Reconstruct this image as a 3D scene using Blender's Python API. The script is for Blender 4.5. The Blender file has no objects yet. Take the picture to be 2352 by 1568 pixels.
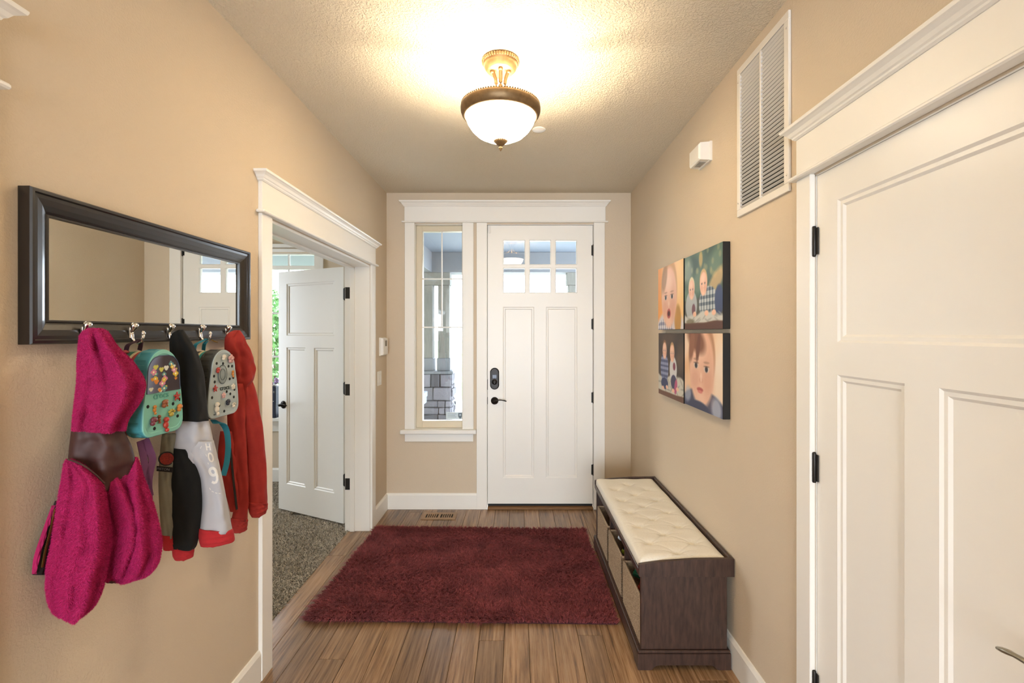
import bpy, bmesh, math, random
import numpy as np
from mathutils import Vector, Matrix

random.seed(7)
RNG = np.random.default_rng(11)
SC = bpy.context.scene
COL = SC.collection
PI = math.pi

# ------------------------------------------------------------------ camera
F, VX, VY, EYE = 1100.0, 1188.0, 765.0, 1.523      # focal length in pixels of a 2352 px wide frame, vanishing point, eye height
cam_data = bpy.data.cameras.new('camera')
cam_data.sensor_width = 36.0
cam_data.lens = 36.0 * F / 2352.0
cam_data.shift_x = (1176.0 - VX) / 2352.0
cam_data.shift_y = (VY - 784.0) / 2352.0
cam_data.clip_start = 0.05
cam_data.clip_end = 300
cam = bpy.data.objects.new('camera', cam_data)
cam.location = (0, 0, EYE)
cam.rotation_euler = (PI / 2, 0, 0)
COL.objects.link(cam)
SC.camera = cam

# ------------------------------------------------------------------ world, light, exposure
world = bpy.data.worlds.new('overcast_sky')
SC.world = world
world.use_nodes = True
bg = world.node_tree.nodes['Background']
bg.inputs['Color'].default_value = (0.78, 0.885, 1.0, 1)
bg.inputs['Strength'].default_value = 9.5
SC.view_settings.view_transform = 'Standard'
SC.view_settings.look = 'None'
SC.view_settings.gamma = 1.0
SC.view_settings.exposure = 0.92
SC.view_settings.use_curve_mapping = False


def portal(loc, rot, sx, sy):
    """A daylight portal in a window opening: it only tells the renderer where the sky light comes in."""
    l = bpy.data.lights.new('daylight_portal', 'AREA')
    l.shape = 'RECTANGLE'
    l.size, l.size_y = sx, sy
    l.cycles.is_portal = True
    o = bpy.data.objects.new('daylight_portal', l)
    o.location, o.rotation_euler = loc, rot
    COL.objects.link(o)


LAMP_GLASS = 17.0        # emission of the ceiling lamp's glass bowl
LAMP_BULB = 14.0        # watts of the bulb inside the bowl
FILL_POWER = 14.0        # watts of each spot added behind the camera as fill

# ------------------------------------------------------------------ measures of the place (metres)
XL, XR, YB, ZC = -1.134, 0.986, 4.157, 2.74        # wall planes and ceiling height
XD = -1.325                                        # den side of the left wall


def srgb(h):
    if isinstance(h, str):
        h = h.lstrip('#')
        c = [int(h[i:i + 2], 16) / 255 for i in (0, 2, 4)]
    else:
        c = list(h)
    return tuple(((x / 12.92) if x <= 0.04045 else ((x + 0.055) / 1.055) ** 2.4) for x in c)


# ------------------------------------------------------------------ materials
class NT:
    def __init__(self, name):
        m = bpy.data.materials.new(name)
        m.use_nodes = True
        self.m, self.t = m, m.node_tree
        self.b = self.t.nodes['Principled BSDF']
        self.out = self.t.nodes['Material Output']

    def n(self, typ, **kw):
        nd = self.t.nodes.new(typ)
        for k, v in kw.items():
            if k in nd.inputs:
                nd.inputs[k].default_value = v
            else:
                setattr(nd, k, v)
        return nd

    def l(self, a, b):
        self.t.links.new(a, b)


def mat(name, col, rough=0.5, metal=0.0, bump=None, vary=None, island=0.0, spec=0.5, sheen=0.0, coat=0.0, emit=None, stretch=None, objvary=0.0):
    """Principled material. bump=(scale, strength, distance); vary=(scale, other colour, contrast); island = random value per loose piece."""
    N = NT(name)
    b = N.b
    c = srgb(col)
    b.inputs['Base Color'].default_value = (*c, 1)
    b.inputs['Roughness'].default_value = rough
    b.inputs['Metallic'].default_value = metal
    b.inputs['Specular IOR Level'].default_value = spec
    if sheen:
        b.inputs['Sheen Weight'].default_value = sheen
        b.inputs['Sheen Tint'].default_value = (*c, 1)
    if coat:
        b.inputs['Coat Weight'].default_value = coat
        b.inputs['Coat Roughness'].default_value = 0.15
    if emit:
        b.inputs['Emission Color'].default_value = (*srgb(emit[0]), 1)
        b.inputs['Emission Strength'].default_value = emit[1]
    src = None
    coord = None
    if bump or vary:
        tc = N.n('ShaderNodeNewGeometry')
        coord = tc.outputs['Position']
        if stretch:
            mp = N.n('ShaderNodeMapping')
            mp.inputs['Scale'].default_value = stretch
            N.l(coord, mp.inputs['Vector'])
            coord = mp.outputs['Vector']
    if vary:
        nz = N.n('ShaderNodeTexNoise', Scale=vary[0], Detail=4.0, Roughness=0.6)
        N.l(coord, nz.inputs['Vector'])
        rp = N.n('ShaderNodeValToRGB')
        k = vary[2]
        rp.color_ramp.elements[0].position = 0.5 - k
        rp.color_ramp.elements[1].position = 0.5 + k
        rp.color_ramp.elements[0].color = (*srgb(vary[1]), 1)
        rp.color_ramp.elements[1].color = (*c, 1)
        N.l(nz.outputs['Fac'], rp.inputs['Fac'])
        src = rp.outputs['Color']
    if island or objvary:
        hs = N.n('ShaderNodeHueSaturation')
        mr = N.n('ShaderNodeMapRange')
        amt = island or objvary
        mr.inputs['To Min'].default_value = 1 - amt
        mr.inputs['To Max'].default_value = 1 + amt
        if island:
            g = N.n('ShaderNodeNewGeometry')
            N.l(g.outputs['Random Per Island'], mr.inputs['Value'])
        else:
            g = N.n('ShaderNodeObjectInfo')
            N.l(g.outputs['Random'], mr.inputs['Value'])
        N.l(mr.outputs['Result'], hs.inputs['Value'])
        if src:
            N.l(src, hs.inputs['Color'])
        else:
            hs.inputs['Color'].default_value = (*c, 1)
        src = hs.outputs['Color']
    if src:
        N.l(src, b.inputs['Base Color'])
    if bump:
        nz = N.n('ShaderNodeTexNoise', Scale=bump[0], Detail=3.0, Roughness=0.55)
        N.l(coord, nz.inputs['Vector'])
        bp = N.n('ShaderNodeBump', Strength=bump[1], Distance=bump[2])
        N.l(nz.outputs['Fac'], bp.inputs['Height'])
        N.l(bp.outputs['Normal'], b.inputs['Normal'])
    return N.m


def glass_mat(name, tint='ffffff', refl=1.0):
    N = NT(name)
    N.t.nodes.remove(N.b)
    tr = N.n('ShaderNodeBsdfTransparent')
    tr.inputs['Color'].default_value = (*srgb(tint), 1)
    gl = N.n('ShaderNodeBsdfGlossy', Roughness=0.0)
    fr = N.n('ShaderNodeFresnel', IOR=1.5)
    mx = N.n('ShaderNodeMixShader')
    N.l(fr.outputs['Fac'], mx.inputs['Fac'])
    N.l(tr.outputs['BSDF'], mx.inputs[1])
    N.l(gl.outputs['BSDF'], mx.inputs[2])
    N.l(mx.outputs['Shader'], N.out.inputs['Surface'])
    return N.m


def print_mat(name, rough=0.5):
    N = NT(name)
    a = N.n('ShaderNodeVertexColor', layer_name='print')
    N.l(a.outputs['Color'], N.b.inputs['Base Color'])
    N.b.inputs['Roughness'].default_value = rough
    return N.m


def wood_floor_mat():
    N = NT('bamboo_plank')
    g = N.n('ShaderNodeNewGeometry')
    oi = N.n('ShaderNodeObjectInfo')
    mp = N.n('ShaderNodeMapping')
    mp.inputs['Scale'].default_value = (70, 2.6, 30)
    add = N.n('ShaderNodeVectorMath', operation='ADD')
    sc = N.n('ShaderNodeVectorMath', operation='SCALE')
    comb = N.n('ShaderNodeCombineXYZ')
    N.l(oi.outputs['Random'], comb.inputs['X'])
    N.l(oi.outputs['Random'], comb.inputs['Y'])
    N.l(comb.outputs['Vector'], sc.inputs[0])
    sc.inputs['Scale'].default_value = 37.0
    N.l(g.outputs['Position'], add.inputs[0])
    N.l(sc.outputs['Vector'], add.inputs[1])
    N.l(add.outputs['Vector'], mp.inputs['Vector'])
    n1 = N.n('ShaderNodeTexNoise', Scale=1.0, Detail=6.0, Roughness=0.68)
    N.l(mp.outputs['Vector'], n1.inputs['Vector'])
    r1 = N.n('ShaderNodeValToRGB')
    e = r1.color_ramp.elements
    e[0].position, e[0].color = 0.30, (*srgb('54402e'), 1)
    e[1].position, e[1].color = 0.72, (*srgb('b3906c'), 1)
    m = e.new(0.46)
    m.color = (*srgb('8c6a4a'), 1)
    N.l(n1.outputs['Fac'], r1.inputs['Fac'])
    mp2 = N.n('ShaderNodeMapping')
    mp2.inputs['Scale'].default_value = (16, 0.7, 10)
    N.l(add.outputs['Vector'], mp2.inputs['Vector'])
    n2 = N.n('ShaderNodeTexNoise', Scale=1.0, Detail=3.0, Roughness=0.6)
    N.l(mp2.outputs['Vector'], n2.inputs['Vector'])
    r2 = N.n('ShaderNodeMapRange')
    r2.inputs['From Min'].default_value, r2.inputs['From Max'].default_value = 0.3, 0.7
    r2.inputs['To Min'].default_value, r2.inputs['To Max'].default_value = 0.72, 1.14
    N.l(n2.outputs['Fac'], r2.inputs['Value'])
    r3 = N.n('ShaderNodeMapRange')
    r3.inputs['To Min'].default_value, r3.inputs['To Max'].default_value = 0.70, 1.20
    N.l(oi.outputs['Random'], r3.inputs['Value'])
    mu = N.n('ShaderNodeMath', operation='MULTIPLY')
    N.l(r2.outputs['Result'], mu.inputs[0])
    N.l(r3.outputs['Result'], mu.inputs[1])
    hs = N.n('ShaderNodeHueSaturation')
    N.l(mu.outputs['Value'], hs.inputs['Value'])
    N.l(r1.outputs['Color'], hs.inputs['Color'])
    N.l(hs.outputs['Color'], N.b.inputs['Base Color'])
    N.b.inputs['Roughness'].default_value = 0.26
    bp = N.n('ShaderNodeBump', Strength=0.12, Distance=0.002)
    N.l(n1.outputs['Fac'], bp.inputs['Height'])
    N.l(bp.outputs['Normal'], N.b.inputs['Normal'])
    return N.m


def orange_peel(name, col, scale, strength, dist, rough=0.75):
    """Painted drywall: low rolled-on texture (walls) or knock-down texture (ceiling)."""
    N = NT(name)
    N.b.inputs['Base Color'].default_value = (*srgb(col), 1)
    N.b.inputs['Roughness'].default_value = rough
    N.b.inputs['Specular IOR Level'].default_value = 0.25
    g = N.n('ShaderNodeNewGeometry')
    nz = N.n('ShaderNodeTexNoise', Scale=scale, Detail=2.5, Roughness=0.5, Distortion=0.6)
    N.l(g.outputs['Position'], nz.inputs['Vector'])
    rp = N.n('ShaderNodeValToRGB')
    rp.color_ramp.elements[0].position = 0.42
    rp.color_ramp.elements[1].position = 0.62
    N.l(nz.outputs['Fac'], rp.inputs['Fac'])
    bp = N.n('ShaderNodeBump', Strength=strength, Distance=dist)
    N.l(rp.outputs['Color'], bp.inputs['Height'])
    N.l(bp.outputs['Normal'], N.b.inputs['Normal'])
    return N.m


M = {}
M['wall'] = orange_peel('beige_wall_paint', 'd6c5ad', 150, 0.24, 0.002)
M['ceiling'] = orange_peel('textured_ceiling_paint', 'e2d6c0', 110, 0.65, 0.004, 0.85)
M['trim'] = mat('white_trim_paint', 'f3efe7', 0.38)
M['doorpaint'] = mat('white_door_paint', 'f3efe7', 0.34)
M['plank'] = wood_floor_mat()
M['subfloor'] = mat('subfloor', '3a2a1c', 0.8)
M['bronze'] = mat('oil_rubbed_bronze', '2b2724', 0.38, 0.7)
M['black_metal'] = mat('dark_hinge_metal', '35312d', 0.42, 0.6)
M['chrome'] = mat('polished_chrome', 'e8e4e0', 0.12, 1.0)
M['pane'] = glass_mat('window_glass')
M['vinyl'] = mat('almond_window_vinyl', 'd9cbb0', 0.4)
M['grid'] = mat('white_window_grid', 'eceae4', 0.4)
M['canvas_side'] = mat('dark_canvas_edge', '0f0b09', 0.6)
M['print'] = print_mat('printed_canvas', 0.55)
M['plastic'] = mat('white_plastic', 'eeeae2', 0.35)
M['grille'] = mat('white_grille_enamel', 'ece6dc', 0.4)
M['dark'] = mat('shade_black', '0c0b0a', 0.9)  # black standing in for the shade inside openings
M['mirrorframe'] = mat('espresso_mirror_frame', '1b1512', 0.34, coat=0.4, bump=(40, 0.05, 0.001))
M['mirror'] = mat('mirror_glass', 'e6e8e4', 0.0, 1.0)
M['lampmetal'] = mat('antique_bronze_lamp', '8e7350', 0.45, 0.6, vary=(40, '6d5638', 0.3))
M['lampglass'] = mat('lit_alabaster_glass', 'fff3d8', 0.35, emit=('ffedd0', LAMP_GLASS))
M['threshold'] = mat('oak_threshold', '8a6238', 0.45, vary=(30, '6d4a28', 0.25), stretch=(1, 12, 12))
M['weather'] = mat('black_weatherstrip', '1a1a1c', 0.7)
M['ventwood'] = mat('oak_floor_vent', 'b39472', 0.5, vary=(20, '94765a', 0.25), stretch=(1, 14, 4))
M['benchwood'] = mat('dark_walnut_stain', '4f382e', 0.40, vary=(9, '2f201a', 0.2), stretch=(7, 7, 1.2), bump=(60, 0.05, 0.001))
M['linen'] = mat('oatmeal_linen', 'ebe6da', 0.9, bump=(900, 0.25, 0.0008), vary=(120, 'ddd4c2', 0.2), stretch=(1, 4, 1), sheen=0.2)
M['wicker'] = mat('seagrass_weave', 'b99f82', 0.8, vary=(160, '7d654c', 0.2), bump=(700, 0.4, 0.001))
M['rugpile'] = mat('burgundy_shag', '8c4041', 0.9, island=0.40, vary=(7, '6e2f31', 0.16), sheen=0.25)
M['rugback'] = mat('rug_backing', '3e1a1c', 0.95)
M['carpet'] = mat('tan_carpet_pile', 'c4baaa', 0.95, island=0.42, vary=(5, 'b2a796', 0.25))
M['carpetback'] = mat('carpet_backing', '6f6658', 0.95)

# ------------------------------------------------------------------ geometry helpers
class MB:
    """Collects shapes; build() links them as one mesh object."""

    def __init__(self):
        self.v, self.f, self.s = [], [], []

    def add(self, verts, faces, smooth=False, fn=None):
        n = len(self.v)
        if fn:
            verts = [fn(*p) for p in verts]
        self.v += [tuple(p) for p in verts]
        self.f += [tuple(i + n for i in q) for q in faces]
        self.s += [smooth] * len(faces)
        return self

    def box(self, lo, hi, c=0.0, fn=None):
        lo, hi = [min(a, b) for a, b in zip(lo, hi)], [max(a, b) for a, b in zip(lo, hi)]
        if c <= 0:
            x0, y0, z0 = lo
            x1, y1, z1 = hi
            vs = [(x0, y0, z0), (x1, y0, z0), (x1, y1, z0), (x0, y1, z0), (x0, y0, z1), (x1, y0, z1), (x1, y1, z1), (x0, y1, z1)]
            fs = [(3, 2, 1, 0), (4, 5, 6, 7), (0, 1, 5, 4), (1, 2, 6, 5), (2, 3, 7, 6), (3, 0, 4, 7)]
            return self.add(vs, fs, fn=fn)
        c = min(c, 0.49 * min(h - l for l, h in zip(lo, hi)))
        vs, ix = [], {}
        for sx in (0, 1):
            for sy in (0, 1):
                for sz in (0, 1):
                    for a in range(3):
                        s = (sx, sy, sz)
                        p = [(hi[k] if s[k] else lo[k]) + (0 if k == a else (-c if s[k] else c)) for k in range(3)]
                        ix[s, a] = len(vs)
                        vs.append(p)
        fs = []
        for a in range(3):
            b, d = [k for k in range(3) if k != a]
            for s in (0, 1):
                q = []
                for sb, sd in ((0, 0), (1, 0), (1, 1), (0, 1)):
                    t = [0, 0, 0]
                    t[a], t[b], t[d] = s, sb, sd
                    q.append(ix[tuple(t), a])
                fs.append(q)
            for s1 in (0, 1):
                for s2 in (0, 1):
                    q = []
                    for ax, sa in ((b, 0), (b, 1), (d, 1), (d, 0)):
                        t = [0, 0, 0]
                        t[a], t[b], t[d] = sa, s1, s2
                        q.append(ix[tuple(t), ax])
                    fs.append(q)
        for sx in (0, 1):
            for sy in (0, 1):
                for sz in (0, 1):
                    fs.append([ix[(sx, sy, sz), a] for a in range(3)])
        ctr = Vector([(l + h) / 2 for l, h in zip(lo, hi)])
        out = []
        for q in fs:
            p = [Vector(vs[i]) for i in q]
            nn = (p[1] - p[0]).cross(p[2] - p[0])
            mid = sum(p, Vector()) / len(p)
            out.append(q if nn.dot(mid - ctr) > 0 else q[::-1])
        return self.add(vs, out, fn=fn)

    def loft(self, rings, closed=True, cap=True, smooth=False, fn=None):
        n = len(rings[0])
        vs = [p for r in rings for p in r]
        fs = []
        for k in range(len(rings) - 1):
            for i in range(n if closed else n - 1):
                j = (i + 1) % n
                fs.append((k * n + i, k * n + j, (k + 1) * n + j, (k + 1) * n + i))
        m = len(self.f)
        self.add(vs, fs, smooth, fn)
        if cap:
            b = len(self.v) - len(vs)
            self.f += [tuple(range(b + n - 1, b - 1, -1)), tuple(range(b + (len(rings) - 1) * n, b + len(rings) * n))]
            self.s += [False, False]
        return self

    def lathe(self, prof, ctr, n=24, axis='z', smooth=True, cap=True, fn=None):
        rings = []
        for r, h in prof:
            ring = []
            for i in range(n):
                a = 2 * PI * i / n
                u, w = r * math.cos(a), r * math.sin(a)
                if axis == 'z':
                    ring.append((ctr[0] + u, ctr[1] + w, ctr[2] + h))
                elif axis == 'x':
                    ring.append((ctr[0] + h, ctr[1] + u, ctr[2] + w))
                else:
                    ring.append((ctr[0] + u, ctr[1] + h, ctr[2] + w))
            rings.append(ring)
        return self.loft(rings, smooth=smooth, cap=cap, fn=fn)

    def tube(self, path, rad, n=10, smooth=True, flat=1.0, up=(0, 0, 1)):
        path = [Vector(p) for p in path]
        if not isinstance(rad, (list, tuple)):
            rad = [rad] * len(path)
        rings = []
        for i, p in enumerate(path):
            t = (path[min(i + 1, len(path) - 1)] - path[max(i - 1, 0)]).normalized()
            a = t.cross(Vector(up))
            if a.length < 1e-4:
                a = t.cross(Vector((1, 0, 0)))
            a.normalize()
            b = a.cross(t).normalized()
            rings.append([tuple(p + a * math.cos(2 * PI * k / n) * rad[i] + b * math.sin(2 * PI * k / n) * rad[i] * flat) for k in range(n)])
        return self.loft(rings, smooth=smooth)

    def sphere(self, c, r, n=12, m=8, sc=(1, 1, 1)):
        prof = [(max(1e-4, r * math.sin(PI * k / m)), -r * math.cos(PI * k / m)) for k in range(m + 1)]
        rings = [[(c[0] + q * math.cos(2 * PI * i / n) * sc[0], c[1] + q * math.sin(2 * PI * i / n) * sc[1], c[2] + h * sc[2]) for i in range(n)] for q, h in prof]
        return self.loft(rings, smooth=True)

    def prism(self, poly, axis, a0, a1, fn=None):
        """poly: 2-D outline in the two other axes (order x,y,z without axis)."""
        def p3(q, a):
            if axis == 'x':
                return (a, q[0], q[1])
            if axis == 'y':
                return (q[0], a, q[1])
            return (q[0], q[1], a)
        return self.loft([[p3(q, a0) for q in poly], [p3(q, a1) for q in poly]], fn=fn)

    def build(self, name, m, parent=None, fix=True):
        me = bpy.data.meshes.new(name)
        me.from_pydata(self.v, [], self.f)
        me.polygons.foreach_set('use_smooth', self.s)
        if fix:
            bm = bmesh.new()
            bm.from_mesh(me)
            bmesh.ops.recalc_face_normals(bm, faces=bm.faces)
            bm.to_mesh(me)
            bm.free()
        me.materials.append(M[m] if isinstance(m, str) else m)
        me.update()
        return link(name, me, parent)


def link(name, data, parent=None):
    o = bpy.data.objects.new(name, data)
    COL.objects.link(o)
    if parent is not None:
        o.parent = parent
        if parent.get('_world'):
            o.matrix_parent_inverse = Matrix.Translation(-Vector(parent.location))
        o['_world'] = 0
    return o


def tag(o, label=None, cat=None, group=None, kind=None):
    for k, v in (('label', label), ('category', cat), ('group', group), ('kind', kind)):
        if v:
            o[k] = v
    return o


def empty(name, loc, rz=0.0, local=False):
    """An Empty at a thing's base. Unless local, its parts are given in room coordinates."""
    o = bpy.data.objects.new(name, None)
    o.empty_display_size = 0.1
    COL.objects.link(o)
    o.location = loc
    o.rotation_euler = (0, 0, rz)
    o['_world'] = 0 if local else 1
    return o


def clone(src, parent, loc=None, rot=None):
    o = src.copy()
    COL.objects.link(o)
    o.parent = parent
    if loc is not None:
        o.location = loc
    if rot is not None:
        o.rotation_euler = rot
    return o


def bulk(name, verts, faces_flat, nper, m, parent=None, smooth=False):
    """A big mesh from numpy arrays; every face has nper corners."""
    me = bpy.data.meshes.new(name)
    nf = len(faces_flat) // nper
    me.vertices.add(len(verts))
    me.vertices.foreach_set('co', np.asarray(verts, dtype=np.float32).ravel())
    me.loops.add(len(faces_flat))
    me.loops.foreach_set('vertex_index', np.asarray(faces_flat, dtype=np.int32))
    me.polygons.add(nf)
    me.polygons.foreach_set('loop_start', np.arange(0, nf * nper, nper, dtype=np.int32))
    me.polygons.foreach_set('loop_total', np.full(nf, nper, dtype=np.int32))
    me.polygons.foreach_set('use_smooth', np.full(nf, smooth, dtype=bool))
    me.update(calc_edges=True)
    me.materials.append(M[m] if isinstance(m, str) else m)
    return link(name, me, parent)


def text(name, body, m, parent, size, mtx, extrude=0.0006, align='CENTER', offset=0.0):
    cu = bpy.data.curves.new(name, 'FONT')
    cu.body = body
    cu.size = size
    cu.extrude = extrude
    cu.offset = offset
    cu.align_x = align
    cu.align_y = 'CENTER'
    cu.resolution_u = 3
    cu.materials.append(M[m] if isinstance(m, str) else m)
    tmp = bpy.data.objects.new(name, cu)
    COL.objects.link(tmp)
    bpy.context.view_layer.update()
    me = bpy.data.meshes.new_from_object(tmp.evaluated_get(bpy.context.evaluated_depsgraph_get()))
    bpy.data.objects.remove(tmp)
    me.name = name
    o = bpy.data.objects.new(name, me)
    COL.objects.link(o)
    if parent is not None:
        o.parent = parent
        if parent.get('_world'):
            mtx = Matrix.Translation(-Vector(parent.location)) @ mtx
    o.matrix_basis = mtx
    return o


def frame_mtx(o, x, y):
    x, y = Vector(x).normalized(), Vector(y)
    z = x.cross(y).normalized()
    y = z.cross(x).normalized()
    m = Matrix((x, y, z)).transposed().to_4x4()
    m.translation = Vector(o)
    return m


def paint_grid(name, U, V, img, o, du, dv, m, parent):
    """Flat print: a grid of nu x nv points from corner o along du (to the right) and dv (down) with a colour per point."""
    nv, nu = U.shape
    pts = np.array(o)[None, :] + U.reshape(-1, 1) * np.array(du)[None, :] + V.reshape(-1, 1) * np.array(dv)[None, :]
    idx = np.arange(nu * nv).reshape(nv, nu)
    q = np.stack([idx[1:, :-1], idx[1:, 1:], idx[:-1, 1:], idx[:-1, :-1]], -1).reshape(-1)
    ob = bulk(name, pts, q, 4, m, parent)
    a = ob.data.color_attributes.new('print', 'FLOAT_COLOR', 'POINT')
    lin = np.where(img <= 0.04045, img / 12.92, ((img + 0.055) / 1.055) ** 2.4).reshape(-1, 3)
    a.data.foreach_set('color', np.concatenate([lin, np.ones((len(lin), 1))], 1).astype(np.float32).ravel())
    return ob


# ------------------------------------------------------------------ room shell
def struct(o, label, cat):
    return tag(o, label, cat, kind='structure')


# openings
LO0, LO1, DOORH = 2.185, 3.69, 2.045       # den doorway in the left wall
RO0, RO1 = 0.757, 1.585                    # closet doorway in the right wall
NO0, NO1 = 0.05, 0.93                      # second doorway in the left wall, close to the camera
YREAR = -5.2

mb = MB()
mb.box((XD, NO1, 0), (XL, LO0, ZC)).box((XD, LO0, DOORH), (XL, LO1, ZC)).box((XD, LO1, 0), (XL, YB + 0.17, ZC))
mb.box((XD, NO0, DOORH), (XL, NO1, ZC)).box((XD, -0.9, 0), (XL, NO0, ZC))
struct(mb.build('wall_left', 'wall'), 'beige textured wall with the mirror and the den doorway', 'wall')
mb = MB()
mb.box((XR, RO1, 0), (XR + 0.15, YB + 0.17, ZC)).box((XR, RO0, DOORH), (XR + 0.15, RO1, ZC)).box((XR, -0.9, 0), (XR + 0.15, RO0, ZC))
struct(mb.build('wall_right', 'wall'), 'beige wall carrying the four canvas photos and the bench', 'wall')
FD0, FD1, FDH = -0.262, 0.663, 2.468       # front door opening
SW0, SW1, SWB, SWT = -0.890, -0.472, 0.690, 2.470   # sidelight opening
mb = MB()
y0, y1 = YB, YB + 0.17
mb.box((XL, y0, 0), (SW0, y1, ZC)).box((SW0, y0, 0), (SW1, y1, SWB)).box((SW0, y0, SWT), (SW1, y1, ZC)).box((SW1, y0, 0), (FD0, y1, ZC))
mb.box((FD0, y0, FDH), (FD1, y1, ZC)).box((FD1, y0, 0), (XR, y1, ZC))
struct(mb.build('wall_back', 'wall'), 'beige end wall holding the front door and its sidelight', 'wall')
mb = MB()
mb.box((-4.2, YREAR - 0.1, ZC), (3.2, YB + 0.17, ZC + 0.1)).box((-4.2, YB + 0.17, ZC), (XL - 0.05, 5.1, ZC + 0.1))
struct(mb.build('ceiling', 'ceiling'), 'knock-down textured ceiling above the entry hall', 'ceiling')

# planks: each board of its own
mb = MB()
mb.box((-1.302, -0.9, -0.06), (XR + 0.15, YB + 0.02, -0.0125)).box((-3.4, YREAR, -0.06), (3.0, -0.9, -0.0125))
floor = struct(mb.build('floor', 'subfloor'), 'brown bamboo plank floor of the entry hall', 'floor')
PW = 0.1235
x = -1.300
while x < XR:
    w = min(PW, XR + 0.01 - x)
    y = -0.9 - random.uniform(0, 1.2)
    while y < YB - 0.02:
        ln = random.choice((1.22, 1.52, 1.83))
        a, b = max(y, -0.9), min(y + ln, YB - 0.02)
        if b - a > 0.05:
            MB().box((x + 0.0007, a + 0.0007, -0.0125), (x + w - 0.0007, b - 0.0007, 0), 0.0014).build('plank', 'plank', floor)
        y += ln
    x += PW
mb = MB()
mb.box((-3.4, YREAR, -0.0125), (3.0, -0.902, 0))
mb.build('rear_floor', 'plank', floor)

# room behind the camera: pale walls, and a window and spots added as fill
mb = MB()
mb.box((-3.4, YREAR - 0.12, 0), (-1.9, YREAR, ZC)).box((1.5, YREAR - 0.12, 0), (3.0, YREAR, ZC))
mb.box((-1.9, YREAR - 0.12, 0), (1.5, YREAR, 0.08)).box((-1.9, YREAR - 0.12, 2.55), (1.5, YREAR, ZC))
mb.box((-3.5, YREAR, 0), (-3.4, -0.9, ZC)).box((3.0, YREAR, 0), (3.1, -0.9, ZC)).box((-3.4, -0.9, 0), (XD, -0.8, ZC)).box((XR + 0.15, -0.9, 0), (3.0, -0.8, ZC))
struct(mb.build('wall_rear', 'wall'), 'beige walls of the living room behind the hall', 'wall')
wr = struct(empty('fill_window', (-0.1, YREAR, 0.35)), 'wide unseen window added behind the hall for fill daylight', 'window')  # added out of view, sized to fill the hall with daylight
mb = MB()
for a, b in ((-1.9, -1.84), (1.44, 1.5), (-0.80, -0.74), (0.34, 0.40)):
    mb.box((a, YREAR - 0.1, 0.08), (b, YREAR - 0.04, 2.55))
mb.box((-1.9, YREAR - 0.1, 0.08), (1.5, YREAR - 0.04, 0.14)).box((-1.9, YREAR - 0.1, 2.49), (1.5, YREAR - 0.04, 2.55))
mb.build('window_frame', 'trim', wr)
portal((-0.2, YREAR - 0.13, 1.315), (PI / 2, 0, 0), 3.4, 2.47)
portal((-2.84, 5.02, 1.5), (-PI / 2, 0, 0), 1.6, 1.7)
portal((-4.31, 4.025, 1.475), (0, -PI / 2, 0), 1.75, 0.55)
portal((-0.68, YB + 0.15, 1.58), (-PI / 2, 0, 0), 0.42, 1.78)
portal((0.2, YB + 0.15, 2.2), (-PI / 2, 0, 0), 0.66, 0.48)
for cx, cy in ((-0.4, -0.5), (0.4, -0.5), (0.5, -2.4), (-1.4, -3.0)):  # unseen spots added overhead to brighten the hall
    l = bpy.data.lights.new('fill_spot', 'SPOT')
    l.energy, l.color, l.spot_size, l.spot_blend, l.shadow_soft_size = FILL_POWER, (1.0, 0.86, 0.68), 2.4, 0.6, 0.06
    o = bpy.data.objects.new('fill_spot', l)
    o.location = (cx, cy, ZC - 0.02)
    COL.objects.link(o)

# den beyond the doorway
mb = MB()
DW0, DW1, DWB, DWT, YD = -3.64, -2.08, 0.665, 2.348, 4.93
mb.box((DW1, YD, 0), (XD, YD + 0.15, ZC)).box((DW0, YD, 0), (DW1, YD + 0.15, DWB)).box((DW0, YD, DWT), (DW1, YD + 0.15, ZC)).box((-4.2, YD, 0), (DW0, YD + 0.15, ZC))
mb.box((-4.3, 0.9, 0), (-4.2, 3.75, ZC)).box((-4.3, 3.75, 0), (-4.2, 4.3, 0.6)).box((-4.3, 3.75, 2.35), (-4.2, 4.3, ZC)).box((-4.3, 4.3, 0), (-4.2, YD + 0.15, ZC)).box((-4.2, 0.9, 0), (XD, 1.0, ZC)).box((XD, YB + 0.17, 0), (XD + 0.12, YD + 0.15, ZC))  # includes an unseen side opening added to give the den more daylight
struct(mb.build('wall_den', 'wall'), 'tan den walls seen through the doorway', 'wall')
mb = MB()
mb.box((-4.2, 1.0, -0.05), (-1.302, YD, -0.004))
carpet = struct(mb.build('floor_carpet', 'carpetback'), 'tan speckled den carpet beyond the doorway', 'carpet')


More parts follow.
